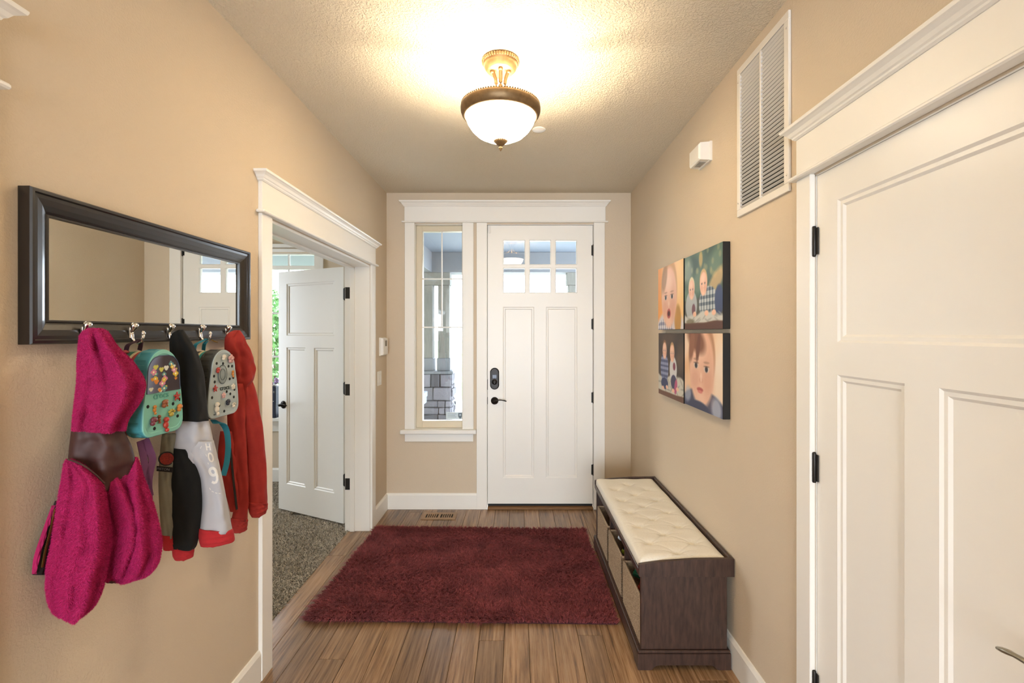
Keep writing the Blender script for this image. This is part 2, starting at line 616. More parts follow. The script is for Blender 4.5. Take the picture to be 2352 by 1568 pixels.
def pile(name, m, parent, pts, hgt, wid, lean, jit, rng=RNG, xmax=99.0):
    """Tufts: a bent tapering blade of five points for each root; pts (n,3), lean (n,2)."""
    n = len(pts)
    ang = rng.uniform(0, 2 * PI, n)
    side = np.stack([np.cos(ang), np.sin(ang), np.zeros(n)], 1) * (wid * rng.uniform(0.7, 1.3, n))[:, None]
    h = hgt * rng.uniform(0.65, 1.25, n)
    off = np.concatenate([lean + rng.normal(0, jit, (n, 2)), np.zeros((n, 1))], 1)
    mid = pts + off * 0.4 * h[:, None] + np.array([0, 0, 1])[None] * (h * 0.6)[:, None]
    top = pts + off * 1.15 * h[:, None] + np.array([0, 0, 1])[None] * (h * np.clip(1 - 0.25 * np.hypot(off[:, 0], off[:, 1]), 0.35, 1))[:, None]
    v = np.stack([pts - side, pts + side, mid + side * 0.85, mid - side * 0.85, top], 1).reshape(-1, 3)
    v[:, 0] = np.minimum(v[:, 0], xmax)
    b = (np.arange(n) * 5)[:, None]
    f = np.concatenate([b + np.array([[0, 1, 2]]), b + np.array([[0, 2, 3]]), b + np.array([[3, 2, 4]])], 1).reshape(-1)
    return tag(bulk(name, v, f, 3, m, parent), kind='stuff')


n = 90000
px_ = RNG.uniform(-2.75, -1.300, n)
py_ = RNG.uniform(2.2, 4.9, n)
keep = (py_ < 4.0) | (px_ < -1.9)
keep &= (px_ > -1.30 - 0.62 * np.clip(py_ - 2.2, 0, 9) - 0.15)
cp = np.stack([px_, py_, np.full(n, -0.004)], 1)[keep]
pile('pile', 'carpet', carpet, cp, 0.017, 0.0026, np.zeros((len(cp), 2)), 0.7)

# ------------------------------------------------------------------ doors
RINGS = ((0, 0), (0.007, 0.0055), (0.017, 0.0055), (0.024, 0.0115))


def door_frame(W, H, T, panels, lites=()):
    """Stile-and-rail frame with moulded panel openings; local x width, y thickness (front at 0), z height."""
    mb = MB()
    xs = sorted({0, W} | {p[k] for p in list(panels) + list(lites) for k in (0, 1)})
    zs = sorted({0, H} | {p[k] for p in list(panels) + list(lites) for k in (2, 3)})
    ops = list(panels) + list(lites)
    for i in range(len(xs) - 1):
        for j in range(len(zs) - 1):
            cx, cz = (xs[i] + xs[i + 1]) / 2, (zs[j] + zs[j + 1]) / 2
            if any(a < cx < b and c < cz < d for a, b, c, d in ops):
                continue
            for y in (0, T):
                mb.add([(xs[i], y, zs[j]), (xs[i + 1], y, zs[j]), (xs[i + 1], y, zs[j + 1]), (xs[i], y, zs[j + 1])], [(0, 1, 2, 3) if y == 0 else (3, 2, 1, 0)])
    mb.add([(0, 0, 0), (W, 0, 0), (W, T, 0), (0, T, 0), (0, 0, H), (W, 0, H), (W, T, H), (0, T, H)], [(3, 2, 1, 0), (4, 5, 6, 7), (1, 2, 6, 5), (3, 0, 4, 7)])
    for (a, b, c, d) in panels:
        for y, s in ((0, 1), (T, -1)):
            rg = [[(a + i, y + s * e, c + i), (b - i, y + s * e, c + i), (b - i, y + s * e, d - i), (a + i, y + s * e, d - i)] for i, e in RINGS]
            if s < 0:
                rg = [r[::-1] for r in rg]
            mb.loft(rg, cap=False)
    for (a, b, c, d) in lites:
        rg = [[(a + i, y, c + i), (b - i, y, c + i), (b - i, y, d - i), (a + i, y, d - i)] for i, y in ((0, 0), (0.006, 0.006), (0.006, T - 0.006), (0, T))]
        mb.loft(rg, cap=False)
    return mb


def door_leaf(root, W, H, T, panels, lites=()):
    fr = door_frame(W, H, T, panels, lites)
    o = fr.build('leaf_frame', 'doorpaint', root, fix=False)
    for a, b, c, d in panels:
        i = 0.022
        MB().box((a + i, 0.0115, c + i), (b - i, T - 0.0115, d - i)).build('panel', 'doorpaint', root)
    for a, b, c, d in lites:
        MB().box((a, T / 2 - 0.003, c), (b, T / 2 + 0.003, d)).build('pane', 'pane', root)
    return o


def lever(root, x, z, y, out, direction, m='bronze', ln=0.105):
    """Round rose with a curved lever; y is the face it sits on, out = -1 or 1 along local y, direction = way the lever points along x."""
    mb = MB()
    mb.lathe([(0.001, 0), (0.033, 0), (0.033, out * 0.004), (0.027, out * 0.010), (0.012, out * 0.012), (0.011, out * 0.045), (0.001, out * 0.046)], (x, y, z), 20, 'y')
    r = mb.build('lever_rose', m, root)
    mb = MB()
    pts, rad = [], []
    for k in range(11):
        t = k / 10
        pts.append((x + direction * (ln * t - 0.006), y + out * (0.046 + 0.004 * math.sin(PI * t)), z + 0.010 * math.sin(PI * 0.9 * t) - 0.006 * t * t + 0.004))
        rad.append(0.0085 - 0.004 * t + (0.002 if 0.75 < t < 0.98 else 0))
    mb.tube(pts, rad, 8, flat=0.75)
    mb.build('handle', m, root)


def hinge_mesh():
    mb = MB()
    mb.lathe([(0.001, -0.051), (0.005, -0.050), (0.0065, -0.046), (0.0065, 0.046), (0.005, 0.050), (0.001, 0.051)], (0, 0, 0), 10)
    for k in (-0.028, -0.01, 0.01, 0.028):
        mb.lathe([(0.0069, k - 0.0006), (0.0069, k + 0.0006)], (0, 0, 0), 10)
    mb.box((-0.016, 0.002, -0.044), (0.016, 0.005, 0.044))
    return mb


# front door, eight feet high, six lites above two tall panels
d1 = struct(empty('door_1', (-0.257, YB + 0.012, 0.040), 0, True), 'white front door with six small panes above two tall panels', 'door')


def dx(p):
    return (p - 1120) / 264.6


def dz(p):
    return (1158.0 - p) / 264.6


lites = [(dx(a), dx(b), dz(d), dz(c)) for c, d in ((551, 608), (615, 673)) for a, b in ((1155, 1206.5), (1215.5, 1266), (1275.5, 1326))]
panels = [(dx(1155), dx(1227), dz(1099), dz(705)), (dx(1254), dx(1326.5), dz(1099), dz(705))]
door_leaf(d1, 0.914, 2.422, 0.045, panels, lites)
MB().box((0.002, 0.004, -0.022), (0.912, 0.041, 0.002)).build('sweep', 'weather', d1)
# deadbolt plate
mb = MB()
zc, xc = dz(870), dx(1136)
out = [(xc + 0.039 * math.cos(a), zc + (0.055 if math.sin(a) > 0 else -0.055) + 0.039 * math.sin(a)) for a in [2 * PI * (k + 0.5) / 28 for k in range(28)]]
inn = [(xc + (p[0] - xc) * 0.82, zc + (p[1] - zc) * 0.93) for p in out]
mb.loft([[(p[0], 0, p[1]) for p in out], [(p[0], -0.012, p[1]) for p in out], [(p[0], -0.018, p[1]) for p in inn]])
plate = mb.build('deadbolt_plate', 'bronze', d1)
mb = MB()
mb.lathe([(0.001, -0.016), (0.024, -0.016), (0.024, -0.024), (0.020, -0.028), (0.001, -0.028)], (xc, 0, zc - 0.028), 20, 'y')
mb.box((xc - 0.006, -0.044, zc - 0.045), (xc + 0.006, -0.024, zc - 0.012), 0.003)
mb.build('thumb_turn', 'bronze', plate)
MB().box((xc - 0.019, -0.0205, zc + 0.002), (xc + 0.019, -0.016, zc + 0.036), 0.004).build('cover', mat('grey_lock_cover', '5a6478', 0.3), plate)
lever(d1, dx(1136), dz(921), 0, -1, 1, ln=0.11)
hg = None
for p in (575, 744.5, 913.5, 1079.5):
    if hg is None:
        hg = hinge_mesh().build('hinge', 'black_metal', d1)
        hmesh = hg.data
    else:
        hg = link('hinge', hmesh, d1)
    hg.location = (0.918, -0.006, dz(p))
MB().box((-0.004, -0.002, dz(896)), (0.001, 0.02, dz(872)), 0.001).build('strike_plate', 'black_metal', d1)
MB().box((-0.004, -0.002, dz(929)), (0.001, 0.02, dz(913)), 0.001).build('strike_plate', 'black_metal', d1)
MB().box((0.008, -0.012, 2.353), (0.026, 0, 2.418), 0.002).build('contact_sensor', 'plastic', d1)
MB().box((-0.257, YB - 0.03, 0.0), (0.658, YB + 0.16, 0.020), 0.004).build('threshold', 'threshold', struct(empty('trim_4', (0.2, YB, 0)), 'oak threshold strip under the front door', 'threshold'))

# shared door pattern of the two interior doors: one panel above two
W3, H3 = 0.813, 2.030


def three_panel(W):
    return [(0.100, W - 0.100, 1.485, 1.925), (0.100, W / 2 - 0.050, 0.225, 1.385), (W / 2 + 0.050, W - 0.100, 0.225, 1.385)]


d3 = struct(empty('door_3', (XR + 0.002, 1.578, 0.010), -PI / 2, True), 'white three-panel closet door with dark hinges', 'door')
door_leaf(d3, W3, H3, 0.035, three_panel(W3))
lever(d3, W3 - 0.065, 0.895, 0, -1, -1, mat('satin_nickel', '9b9280', 0.3, 0.9), 0.115)
for z in (1.816, 1.070, 0.350):
    h = link('hinge', hmesh, d3)
    h.location = (-0.004, -0.007, z)

# den door leaf, standing open into the den
hx, hy, fx, fy = -1.374, 3.785, -2.052, 4.120
ang = math.atan2(fy - hy, fx - hx)
W2 = 0.757
d2 = struct(empty('door_2', (hx + 0.035 * math.sin(ang), hy - 0.035 * math.cos(ang), 0.018), ang, True), 'white three-panel den door standing open', 'door')
door_leaf(d2, W2, H3, 0.035, three_panel(W2))
lever(d2, W2 - 0.062, 0.895, 0.035, 1, -1)
lever(d2, W2 - 0.062, 0.895, 0.0, -1, -1)
for z in (1.815, 1.070, 0.345):
    mb = MB()
    mb.lathe([(0.001, -0.051), (0.0065, -0.048), (0.0065, 0.048), (0.001, 0.051)], (-0.009, 0.030, z), 10)
    mb.box((-0.012, 0.020, z - 0.044), (0.0005, 0.0365, z + 0.044))
    mb.build('hinge', 'black_metal', d2)

# closed door in the second doorway of the left wall (just out of frame)
d4 = struct(empty('door_4', (XL - 0.003, NO0 + 0.03, 0.010), PI / 2, True), 'white interior door beside the camera', 'door')
door_leaf(d4, 0.82, H3, 0.035, three_panel(0.82))

# ------------------------------------------------------------------ casings and headers
CROWN = ((0, 0.003), (0.005, 0.009), (0.010, 0.011), (0.014, 0.016), (0.024, 0.022), (0.031, 0.031), (0.034, 0.037), (0.040, 0.039), (0.044, 0.039))


def left_map(a, d, z):
    return (XL + d, a, z)


def right_map(a, d, z):
    return (XR - d, a, z)


def back_map(a, d, z):
    return (a, YB - d, z)


def header(root, fn, a0, a1, zb, zf, zt, th=0.018):
    """Bead, frieze board and crown over a doorway from a0 to a1 (outer edges)."""
    MB().box((a0 - 0.022, 0, zb), (a1 + 0.022, th + 0.020, zb + 0.013), 0.004, fn).build('bead', 'trim', root)
    MB().box((a0, 0, zb + 0.013), (a1, th, zf), 0.001, fn).build('frieze', 'trim', root)
    s = (zt - zf) / CROWN[-1][0]
    rings = [[(a0 - p, 0, zf + h * s), (a1 + p, 0, zf + h * s), (a1 + p, th + p, zf + h * s), (a0 - p, th + p, zf + h * s)] for h, p in CROWN]
    MB().loft(rings, fn=fn).build('crown', 'trim', root)


CW = 0.089
# den doorway
t1 = struct(empty('trim_1', (XL, LO0, 0)), 'white casing and crowned header around the den doorway', 'door trim')
a0, a1 = LO0 - CW, LO1 + CW
MB().box((a0, 0, 0), (LO0, 0.018, 2.050), 0.002, left_map).build('casing', 'trim', t1)
MB().box((LO1, 0, 0), (a1, 0.018, 2.050), 0.002, left_map).build('casing', 'trim', t1)
header(t1, left_map, a0, a1, 2.050, 2.190, 2.232)
for y0, y1, s in ((LO0, LO0 + 0.016, 1), (LO1 - 0.010, LO1 + 0.006, -1)):
    MB().box((XD - 0.001, y0 - (0.012 if s > 0 else -0.006), 0), (XL - 0.001, y1 - (0.012 if s > 0 else -0.006), DOORH), 0.001).build('jamb', 'trim', t1)
MB().box((XD - 0.001, LO0 - 0.006, DOORH - 0.012), (XL - 0.001, LO1 + 0.012, DOORH + 0.004), 0.001).build('jamb', 'trim', t1)
MB().box((XD + 0.040, LO0 + 0.004, DOORH - 0.024), (XD + 0.075, LO1 + 0.006, DOORH - 0.012), 0.002).build('stop', 'trim', t1)
MB().box((XD + 0.040, LO1 - 0.016, 0), (XD + 0.075, LO1 + 0.0, DOORH - 0.012), 0.002).build('stop', 'trim', t1)
MB().box((XD - 0.018, LO0 - 0.09, 2.050), (XD - 0.0005, LO1 + 0.02, 2.190), 0.002).build('den_casing', 'trim', t1)
for z in (1.833, 1.088, 0.363):
    MB().box((XD + 0.001, LO1 - 0.0058, z - 0.044), (XD + 0.038, LO1 - 0.003, z + 0.044), 0.0005).build('hinge_leaf', 'black_metal', t1)
# closet doorway
t2 = struct(empty('trim_2', (XR, RO1, 0)), 'white casing and crowned header around the closet door', 'door trim')
b0, b1 = RO0 - CW + 0.012, RO1 + CW - 0.012
MB().box((b0, 0, 0), (RO0 + 0.008, 0.018, 2.050), 0.002, right_map).build('casing', 'trim', t2)
MB().box((RO1 - 0.001, 0, 0), (b1, 0.018, 2.050), 0.002, right_map).build('casing', 'trim', t2)
header(t2, right_map, b0, b1, 2.050, 2.190, 2.232)
MB().box((XR + 0.0005, RO1 - 0.005, 0), (XR + 0.14, RO1 + 0.0, DOORH), 0).build('jamb', 'trim', t2)
MB().box((XR + 0.0005, RO0, DOORH - 0.004), (XR + 0.14, RO1, DOORH), 0).build('jamb', 'trim', t2)
MB().box((XR + 0.040, RO0, 0), (XR + 0.055, RO1, DOORH), 0).build('stop', 'trim', t2)
# second doorway on the left
t3 = struct(empty('trim_3', (XL, NO1, 0)), 'crowned header corner of another doorway above the mirror', 'door trim')
MB().box((NO1 - 0.008, 0, 0), (NO1 + CW, 0.018, 2.050), 0.002, left_map).build('casing', 'trim', t3)
MB().box((NO0 - CW, 0, 0), (NO0 + 0.008, 0.018, 2.050), 0.002, left_map).build('casing', 'trim', t3)
header(t3, left_map, NO0 - CW, NO1 + CW, 2.050, 2.190, 2.232)
# front door and sidelight
t5 = struct(empty('trim_5', (-0.1, YB, 0)), 'white casing and wide crowned header over front door and sidelight', 'door trim')
header(t5, back_map, -0.975, 0.763, 2.478, 2.617, 2.664)
MB().box((0.662, 0, 0), (0.757, 0.018, 2.478), 0.002, back_map).build('casing', 'trim', t5)
MB().box((-0.351, 0, 0), (-0.261, 0.018, 2.478), 0.002, back_map).build('casing', 'trim', t5)
MB().box((-0.973, 0, 0.693), (-0.888, 0.018, 2.478), 0.002, back_map).build('casing', 'trim', t5)
MB().box((-0.474, 0, 0.693), (-0.378, 0.018, 2.478), 0.002, back_map).build('casing', 'trim', t5)
MB().box((0.6615, YB + 0.0005, 0.02), (0.664, YB + 0.16, 2.467)).build('jamb', 'trim', t5)
MB().box((-0.2635, YB + 0.0005, 0.02), (-0.261, YB + 0.16, 2.467)).build('jamb', 'trim', t5)
MB().box((-0.2635, YB + 0.0005, 2.465), (0.664, YB + 0.16, 2.469)).build('jamb', 'trim', t5)
MB().box((-0.262, YB + 0.060, 0.02), (-0.245, YB + 0.075, 2.466)).build('stop', 'trim', t5)
MB().box((0.645, YB + 0.060, 0.02), (0.663, YB + 0.075, 2.466)).build('stop', 'trim', t5)
MB().box((-0.262, YB + 0.060, 2.44), (0.663, YB + 0.075, 2.466)).build('stop', 'trim', t5)

# sidelight window
w1 = struct(empty('window_1', (-0.68, YB, 0.69)), 'tall narrow sidelight window beside the front door', 'window')
MB().box((SW0 - 0.118, YB - 0.050, 0.655), (SW1 + 0.120, YB + 0.0, 0.692), 0.006).build('sill', 'trim', w1)
MB().box((SW0, YB, 0.672), (SW1, YB + 0.09, 0.6925)).build('stool', 'trim', w1)
MB().box((-0.973, YB - 0.016, 0.586), (-0.380, YB, 0.655), 0.002).build('apron', 'trim', w1)
mb = MB()
mb.box((SW0 - 0.001, YB, 0.69), (SW0 + 0.004, YB + 0.09, SWT)).box((SW1 - 0.004, YB, 0.69), (SW1 + 0.001, YB + 0.09, SWT)).box((SW0, YB, SWT - 0.004), (SW1, YB + 0.09, SWT + 0.001))
mb.build('jamb_liner', 'trim', w1)
mb = MB()
ga, gb, gc, gd = -0.834, -0.486, 0.752, 2.420
mb.box((SW0 + 0.004, YB + 0.055, 0.6925), (ga, YB + 0.12, SWT - 0.004), 0.003).box((gb, YB + 0.055, 0.6925), (SW1 - 0.004, YB + 0.12, SWT - 0.004), 0.003)
mb.box((ga - 0.002, YB + 0.056, 0.6925), (gb + 0.002, YB + 0.12, gc), 0.003).box((ga - 0.002, YB + 0.056, gd), (gb + 0.002, YB + 0.12, SWT - 0.004), 0.003)
mb.build('window_frame', 'vinyl', w1)
gz1, gz2, gxm = 2.003, 1.575, -0.667
for lo, hi in (((ga, YB + 0.084, gz1 - 0.006), (gb, YB + 0.094, gz1 + 0.006)), ((ga, YB + 0.084, gz2 - 0.006), (gb, YB + 0.094, gz2 + 0.006)), ((gxm - 0.006, YB + 0.083, gz2), (gxm + 0.006, YB + 0.093, gd))):
    MB().box(lo, hi, 0.002).build('grid_bar', 'grid', w1)
for a, b, c, d in ((ga, gxm, gz1, gd), (gxm, gb, gz1, gd), (ga, gxm, gz2, gz1), (gxm, gb, gz2, gz1), (ga, gb, gc, gz2)):
    MB().box((a, YB + 0.099, c), (b, YB + 0.103, d)).build('pane', 'pane', w1)
st = empty('window_sticker', (-0.54, YB + 0.097, 0.755))
tag(st, 'small white security sticker with grey shield at sidelight bottom', 'sticker')
U, V = np.meshgrid(np.linspace(0, 1, 81), np.linspace(0, 1, 33))
img = np.full(U.shape + (3,), (0.80, 0.85, 0.88))
for k, (q0, q1) in enumerate(((0.08, 0.62), (0.08, 0.56), (0.08, 0.62))):
    img[(np.abs(V - 0.25 - 0.22 * k) < 0.045) & (U > q0) & (U < q1)] = (0.62, 0.68, 0.74)
sh = (np.abs(U - 0.84) < 0.11 * np.clip(1.15 - (np.clip(V - 0.45, 0, 1) / 0.5) ** 1.6, 0, 1)) & (V > 0.12) & (V < 0.95)
img[sh] = (0.38, 0.43, 0.48)
img[sh & (np.abs(U - 0.84) < 0.05) & (np.abs(V - 0.4) < 0.12)] = (0.75, 0.80, 0.84)
paint_grid('decal', U, V, img, (-0.632, YB + 0.0965, 0.822), (0.148, 0, 0), (0, 0, -0.062), 'print', st)
MB().box((-0.632, YB + 0.0967, 0.760), (-0.484, YB + 0.0985, 0.822)).build('backing', 'plastic', st)

# den window
w2 = struct(empty('window_2', (-2.86, YD, DWB)), 'white gridded den window with a row of transom panes', 'window')
mb = MB()
mb.box((DW1 - 0.002, YD - 0.018, DWB), (DW1 + 0.088, YD, DWT + 0.01)).box((DW0 - 0.088, YD - 0.018, DWB), (DW0 + 0.002, YD, DWT + 0.01))
mb.box((DW0 - 0.088, YD - 0.02, DWT + 0.01), (DW1 + 0.088, YD, DWT + 0.04)).box((DW0 - 0.10, YD - 0.05, DWT + 0.055), (DW1 + 0.10, YD, DWT + 0.085))
mb.build('casing', 'trim', w2)
MB().box((DW0 - 0.12, YD - 0.10, DWB - 0.035), (DW1 + 0.12, YD + 0.05, DWB), 0.005).build('sill', 'trim', w2)
MB().box((DW0 - 0.09, YD - 0.016, DWB - 0.15), (DW1 + 0.09, YD, DWB - 0.035), 0.002).build('apron', 'trim', w2)
mb = MB()
mb.box((DW0, YD + 0.03, DWB), (DW0 + 0.035, YD + 0.09, DWT)).box((DW1 - 0.012, YD + 0.03, DWB), (DW1, YD + 0.09, DWT))
mb.box((DW0, YD + 0.03, DWB), (DW1, YD + 0.09, DWB + 0.035)).box((DW0, YD + 0.03, DWT - 0.010), (DW1, YD + 0.09, DWT)).box((DW0, YD + 0.03, 2.185), (DW1, YD + 0.09, 2.222))
mb.build('window_frame', 'trim', w2)
xs = [DW0, -3.03, -2.71, -2.373, DW1]
for k, xx in enumerate(xs[1:-1]):
    MB().box((xx - 0.009, YD + 0.045, DWB), (xx + 0.009, YD + 0.06, DWT)).build('grid_bar', 'grid', w2)
for zz in (1.28, 1.73):
    MB().box((DW0, YD + 0.045, zz - 0.009), (DW1, YD + 0.059, zz + 0.009)).build('grid_bar', 'grid', w2)
for i in range(4):
    for c, d in ((DWB, 1.28), (1.28, 1.73), (1.73, 2.2), (2.2, DWT)):
        MB().box((xs[i], YD + 0.064, c), (xs[i + 1], YD + 0.068, d)).build('pane', 'pane', w2)

# baseboards
def baseboard(name, fn, runs, label):
    mb = MB()
    for a, b in runs:
        mb.loft([[(a, 0.0, 0), (a, 0.014, 0), (a, 0.014, 0.120), (a, 0.007, 0.136), (a, 0, 0.137)], [(b, 0.0, 0), (b, 0.014, 0), (b, 0.014, 0.120), (b, 0.007, 0.136), (b, 0, 0.137)]], fn=fn)
    return struct(mb.build(name, 'trim'), label, 'baseboard')


baseboard('baseboard_left', left_map, [(NO1 + CW, a0), (a1, YB - 0.0145)], 'white baseboard under the coats and by the den doorway')
baseboard('baseboard_right', right_map, [(b1, YB - 0.0145)], 'white baseboard behind the storage bench')
baseboard('baseboard_back', back_map, [(XL, -0.351), (0.757, XR)], 'white baseboard below the sidelight window')
baseboard('baseboard_den', lambda a, d, z: (a, YD - d, z), [(-4.2, XD)], 'white baseboard below the den window')

# ------------------------------------------------------------------ ceiling lamp
LX, LY = -0.074, 2.135
lamp = tag(empty('ceiling_lamp', (LX, LY, ZC)), 'semi-flush bronze ceiling lamp with a lit glass bowl', 'lamp')
mb = MB()
mb.lathe([(0.001, 2.740), (0.079, 2.740), (0.079, 2.722), (0.074, 2.719), (0.075, 2.712), (0.071, 2.700), (0.062, 2.690), (0.058, 2.686), (0.001, 2.686)], (LX, LY, 0), 40)
can = mb.build('canopy', 'lampmetal', lamp)


def beads(name, r, z, n, br, parent, sc=(1, 1, 1)):
    mb = MB()
    for k in range(n):
        a = 2 * PI * k / n
        mb.sphere((LX + r * math.cos(a), LY + r * math.sin(a), z), br, 6, 4, sc)
    return mb.build(name, 'lampmetal', parent)


beads('beading', 0.080, 2.7295, 44, 0.0055, can, (1, 1, 1.5))
for k in range(3):
    a = math.radians((196, 272, 344)[k])
    ca, sa = math.cos(a), math.sin(a)
    pts = []
    for q in range(15):
        t = q / 14
        r = 0.038 - 0.018 * math.sin(PI * min(1, t * 1.3)) + 0.115 * max(0, t - 0.45) ** 1.5 * 2.4
        pts.append((LX + r * ca, LY + r * sa, 2.690 - 0.165 * t))
    mb = MB()
    mb.tube(pts, 0.0082, 8)
    mb.lathe([(0.0105, 2.690), (0.0105, 2.678), (0.007, 2.674)], (LX + 0.038 * ca, LY + 0.038 * sa, 0), 10)
    mb.build('arm', 'lampmetal', lamp)
mb = MB()
mb.lathe([(0.158, 2.523), (0.164, 2.531), (0.172, 2.534), (0.176, 2.531), (0.178, 2.522), (0.177, 2.508), (0.172, 2.494), (0.166, 2.486), (0.161, 2.483), (0.157, 2.485), (0.158, 2.5), (0.158, 2.523)], (LX, LY, 0), 56, cap=False)
rim = mb.build('rim', 'lampmetal', lamp)
beads('beading', 0.1725, 2.535, 96, 0.0040, rim)
mb = MB()
mb.lathe([(0.001, 2.378), (0.03, 2.380), (0.07, 2.390), (0.105, 2.408), (0.130, 2.432), (0.147, 2.458), (0.157, 2.486), (0.152, 2.487), (0.142, 2.462), (0.125, 2.437), (0.10, 2.414), (0.068, 2.396), (0.03, 2.386), (0.001, 2.384)], (LX, LY, 0), 48, cap=False)
mb.build('glass_bowl', 'lampglass', lamp)
mb = MB()
mb.lathe([(0.001, 2.384), (0.028, 2.384), (0.031, 2.378), (0.026, 2.372), (0.014, 2.360), (0.007, 2.356), (0.005, 2.353), (0.009, 2.350), (0.009, 2.346), (0.002, 2.335), (0.0005, 2.333)], (LX, LY, 0), 20)
fin = mb.build('finial', 'lampmetal', lamp)
beads('beading', 0.029, 2.379, 20, 0.0034, fin)
for k in range(1):
    l = bpy.data.lights.new('bulb', 'POINT')
    l.energy, l.color, l.shadow_soft_size = LAMP_BULB, (1.0, 0.87, 0.66), 0.024
    o = bpy.data.objects.new('bulb', l)
    o.location = (LX, LY, 2.470)
    COL.objects.link(o)

mb = MB()
mb.lathe([(0.001, 0), (0.041, 0), (0.041, -0.004), (0.036, -0.007), (0.001, -0.0075)], (0.130, 2.860, ZC), 28)
tag(mb.build('sprinkler_cover', 'plastic'), 'small round white cover plate on the ceiling near the lamp', 'cover plate')

# ------------------------------------------------------------------ right wall: chime box, grille, canvases
ch = tag(empty('door_chime', (XR, 2.495, 2.40)), 'white chamfered door chime box high on the wall', 'chime')
mb = MB()
rg = []
for d, i in ((0, 0.0), (0.012, 0.0), (0.014, 0.003), (0.058, 0.006), (0.066, 0.014)):
    rg.append([(XR - d, 2.42 + i, 2.398 + i), (XR - d, 2.572 - i, 2.398 + i), (XR - d, 2.572 - i, 2.496 - i), (XR - d, 2.42 + i, 2.496 - i)])
mb.loft(rg)
mb.build('housing', 'plastic', ch)
mb = MB()
for k in range(6):
    mb.box((XR - 0.050, 2.455 + k * 0.014, 2.399), (XR - 0.020, 2.461 + k * 0.014, 2.4045))
mb.build('sound_slots', mat('grey_slot', 'a9a49a', 0.7), ch)

gr = tag(empty('return_air_grille', (XR, 1.924, 2.035)), 'tall white louvred return air grille below the ceiling', 'grille')
g0, g1, gz0, gz1_ = 1.722, 2.126, 2.035, 2.687
mb = MB()
fw = 0.030
for a, b, c, d in ((g0, g1, gz0, gz0 + fw), (g0, g1, gz1_ - fw, gz1_), (g0, g0 + fw, gz0 + fw, gz1_ - fw), (g1 - fw, g1, gz0 + fw, gz1_ - fw), (1.918, 1.930, gz0 + fw, gz1_ - fw)):
    mb.box((XR - 0.011, a, c), (XR - 0.0005, b, d), 0.0015)
mb.build('grille_frame', 'grille', gr)
MB().box((XR - 0.0016, g0 + fw, gz0 + fw), (XR - 0.0006, g1 - fw, gz1_ - fw)).build('duct_shade_sheet', 'dark', gr)  # flat black sheet in place of the shade behind the louvres
ns = 36
sl = None
for side, (ya, yb) in enumerate(((g0 + fw, 1.918), (1.930, g1 - fw))):
    sl = None
    for k in range(ns):
        z = gz0 + fw + (k + 0.5) * (gz1_ - gz0 - 2 * fw) / ns
        if sl is None:
            mb = MB()
            mb.prism([(0, 0.0024), (0.0008, 0.0034), (0.0098, -0.0022), (0.0090, -0.0034)], 'y', ya, yb)
            sl = mb.build('slat', 'grille', gr)
            sm = sl.data
        else:
            sl = link('slat', sm, gr)
        sl.matrix_parent_inverse = Matrix.Translation(-Vector(gr.location))
        sl.location = (XR - 0.0108, 0, z)
for y in (g0 + 0.012, g1 - 0.012):
    for z in (gz0 + 0.06, gz1_ - 0.06):
        mb = MB()
        mb.lathe([(0.001, -0.0125), (0.0035, -0.012), (0.004, -0.010)], (XR, y, z), 8, 'x')
        mb.build('screw', 'chrome', gr)


class Pic:
    """A small painting on a grid; u to the right, v down, both 0..1."""

    def __init__(self, nu, nv, asp, base):
        self.U, self.V = np.meshgrid(np.linspace(0, 1, nu), np.linspace(0, 1, nv))
        self.asp = asp
        self.im = np.zeros(self.U.shape + (3,)) + np.array(base)

    def noise(self, col, sc, amt, seed):
        r = np.random.default_rng(seed)
        f = np.zeros(self.U.shape)
        for _ in range(7):
            a, b, p = r.normal(0, sc), r.normal(0, sc), r.uniform(0, 6.28)
            f += np.sin(a * self.U + b * self.V + p)
        m = np.clip(0.5 + f / 5, 0, 1) * amt
        self.im = self.im * (1 - m[..., None]) + np.array(col) * m[..., None]
        return self

    def mix(self, m, col):
        m = np.clip(m, 0, 1)[..., None]
        self.im = self.im * (1 - m) + np.array(col) * m
        return self

    def ell(self, u, v, ru, rv, col, soft=0.12, rot=0, op=1.0):
        a, b = (self.U - u), (self.V - v)
        if rot:
            c, s = math.cos(rot), math.sin(rot)
            a, b = a * c + b * s / self.asp, -a * s * self.asp + b * c
        r = np.sqrt((a / ru) ** 2 + (b / rv) ** 2)
        return self.mix(op * np.clip((1 - r) / soft + 0.5, 0, 1), col)

    def below(self, v, col, soft=0.02, wav=0.0, f=9.0, ph=0.0, op=1.0):
        e = v + wav * np.sin(f * self.U + ph) + wav * 0.5 * np.sin(2.7 * f * self.U + 2 * ph)
        return self.mix(op * np.clip((self.V - e) / soft + 0.5, 0, 1), col)

    def plaid(self, u, v, ru, rv, c1, c2, n=22):
        r = np.sqrt(((self.U - u) / ru) ** 2 + ((self.V - v) / rv) ** 2)
        m = np.clip((1 - r) / 0.1 + 0.5, 0, 1)
        s = 0.5 + 0.25 * np.sign(np.sin(n * self.U * self.asp)) + 0.25 * np.sign(np.sin(n * self.V + 0.7))
        c = np.array(c1) * s[..., None] + np.array(c2) * (1 - s[..., None])
        self.im = self.im * (1 - m[..., None]) + c * m[..., None]
        return self


SKIN, SKIN2, LIP, EYE_C = (0.93, 0.75, 0.64), (0.86, 0.62, 0.52), (0.72, 0.34, 0.32), (0.16, 0.15, 0.17)


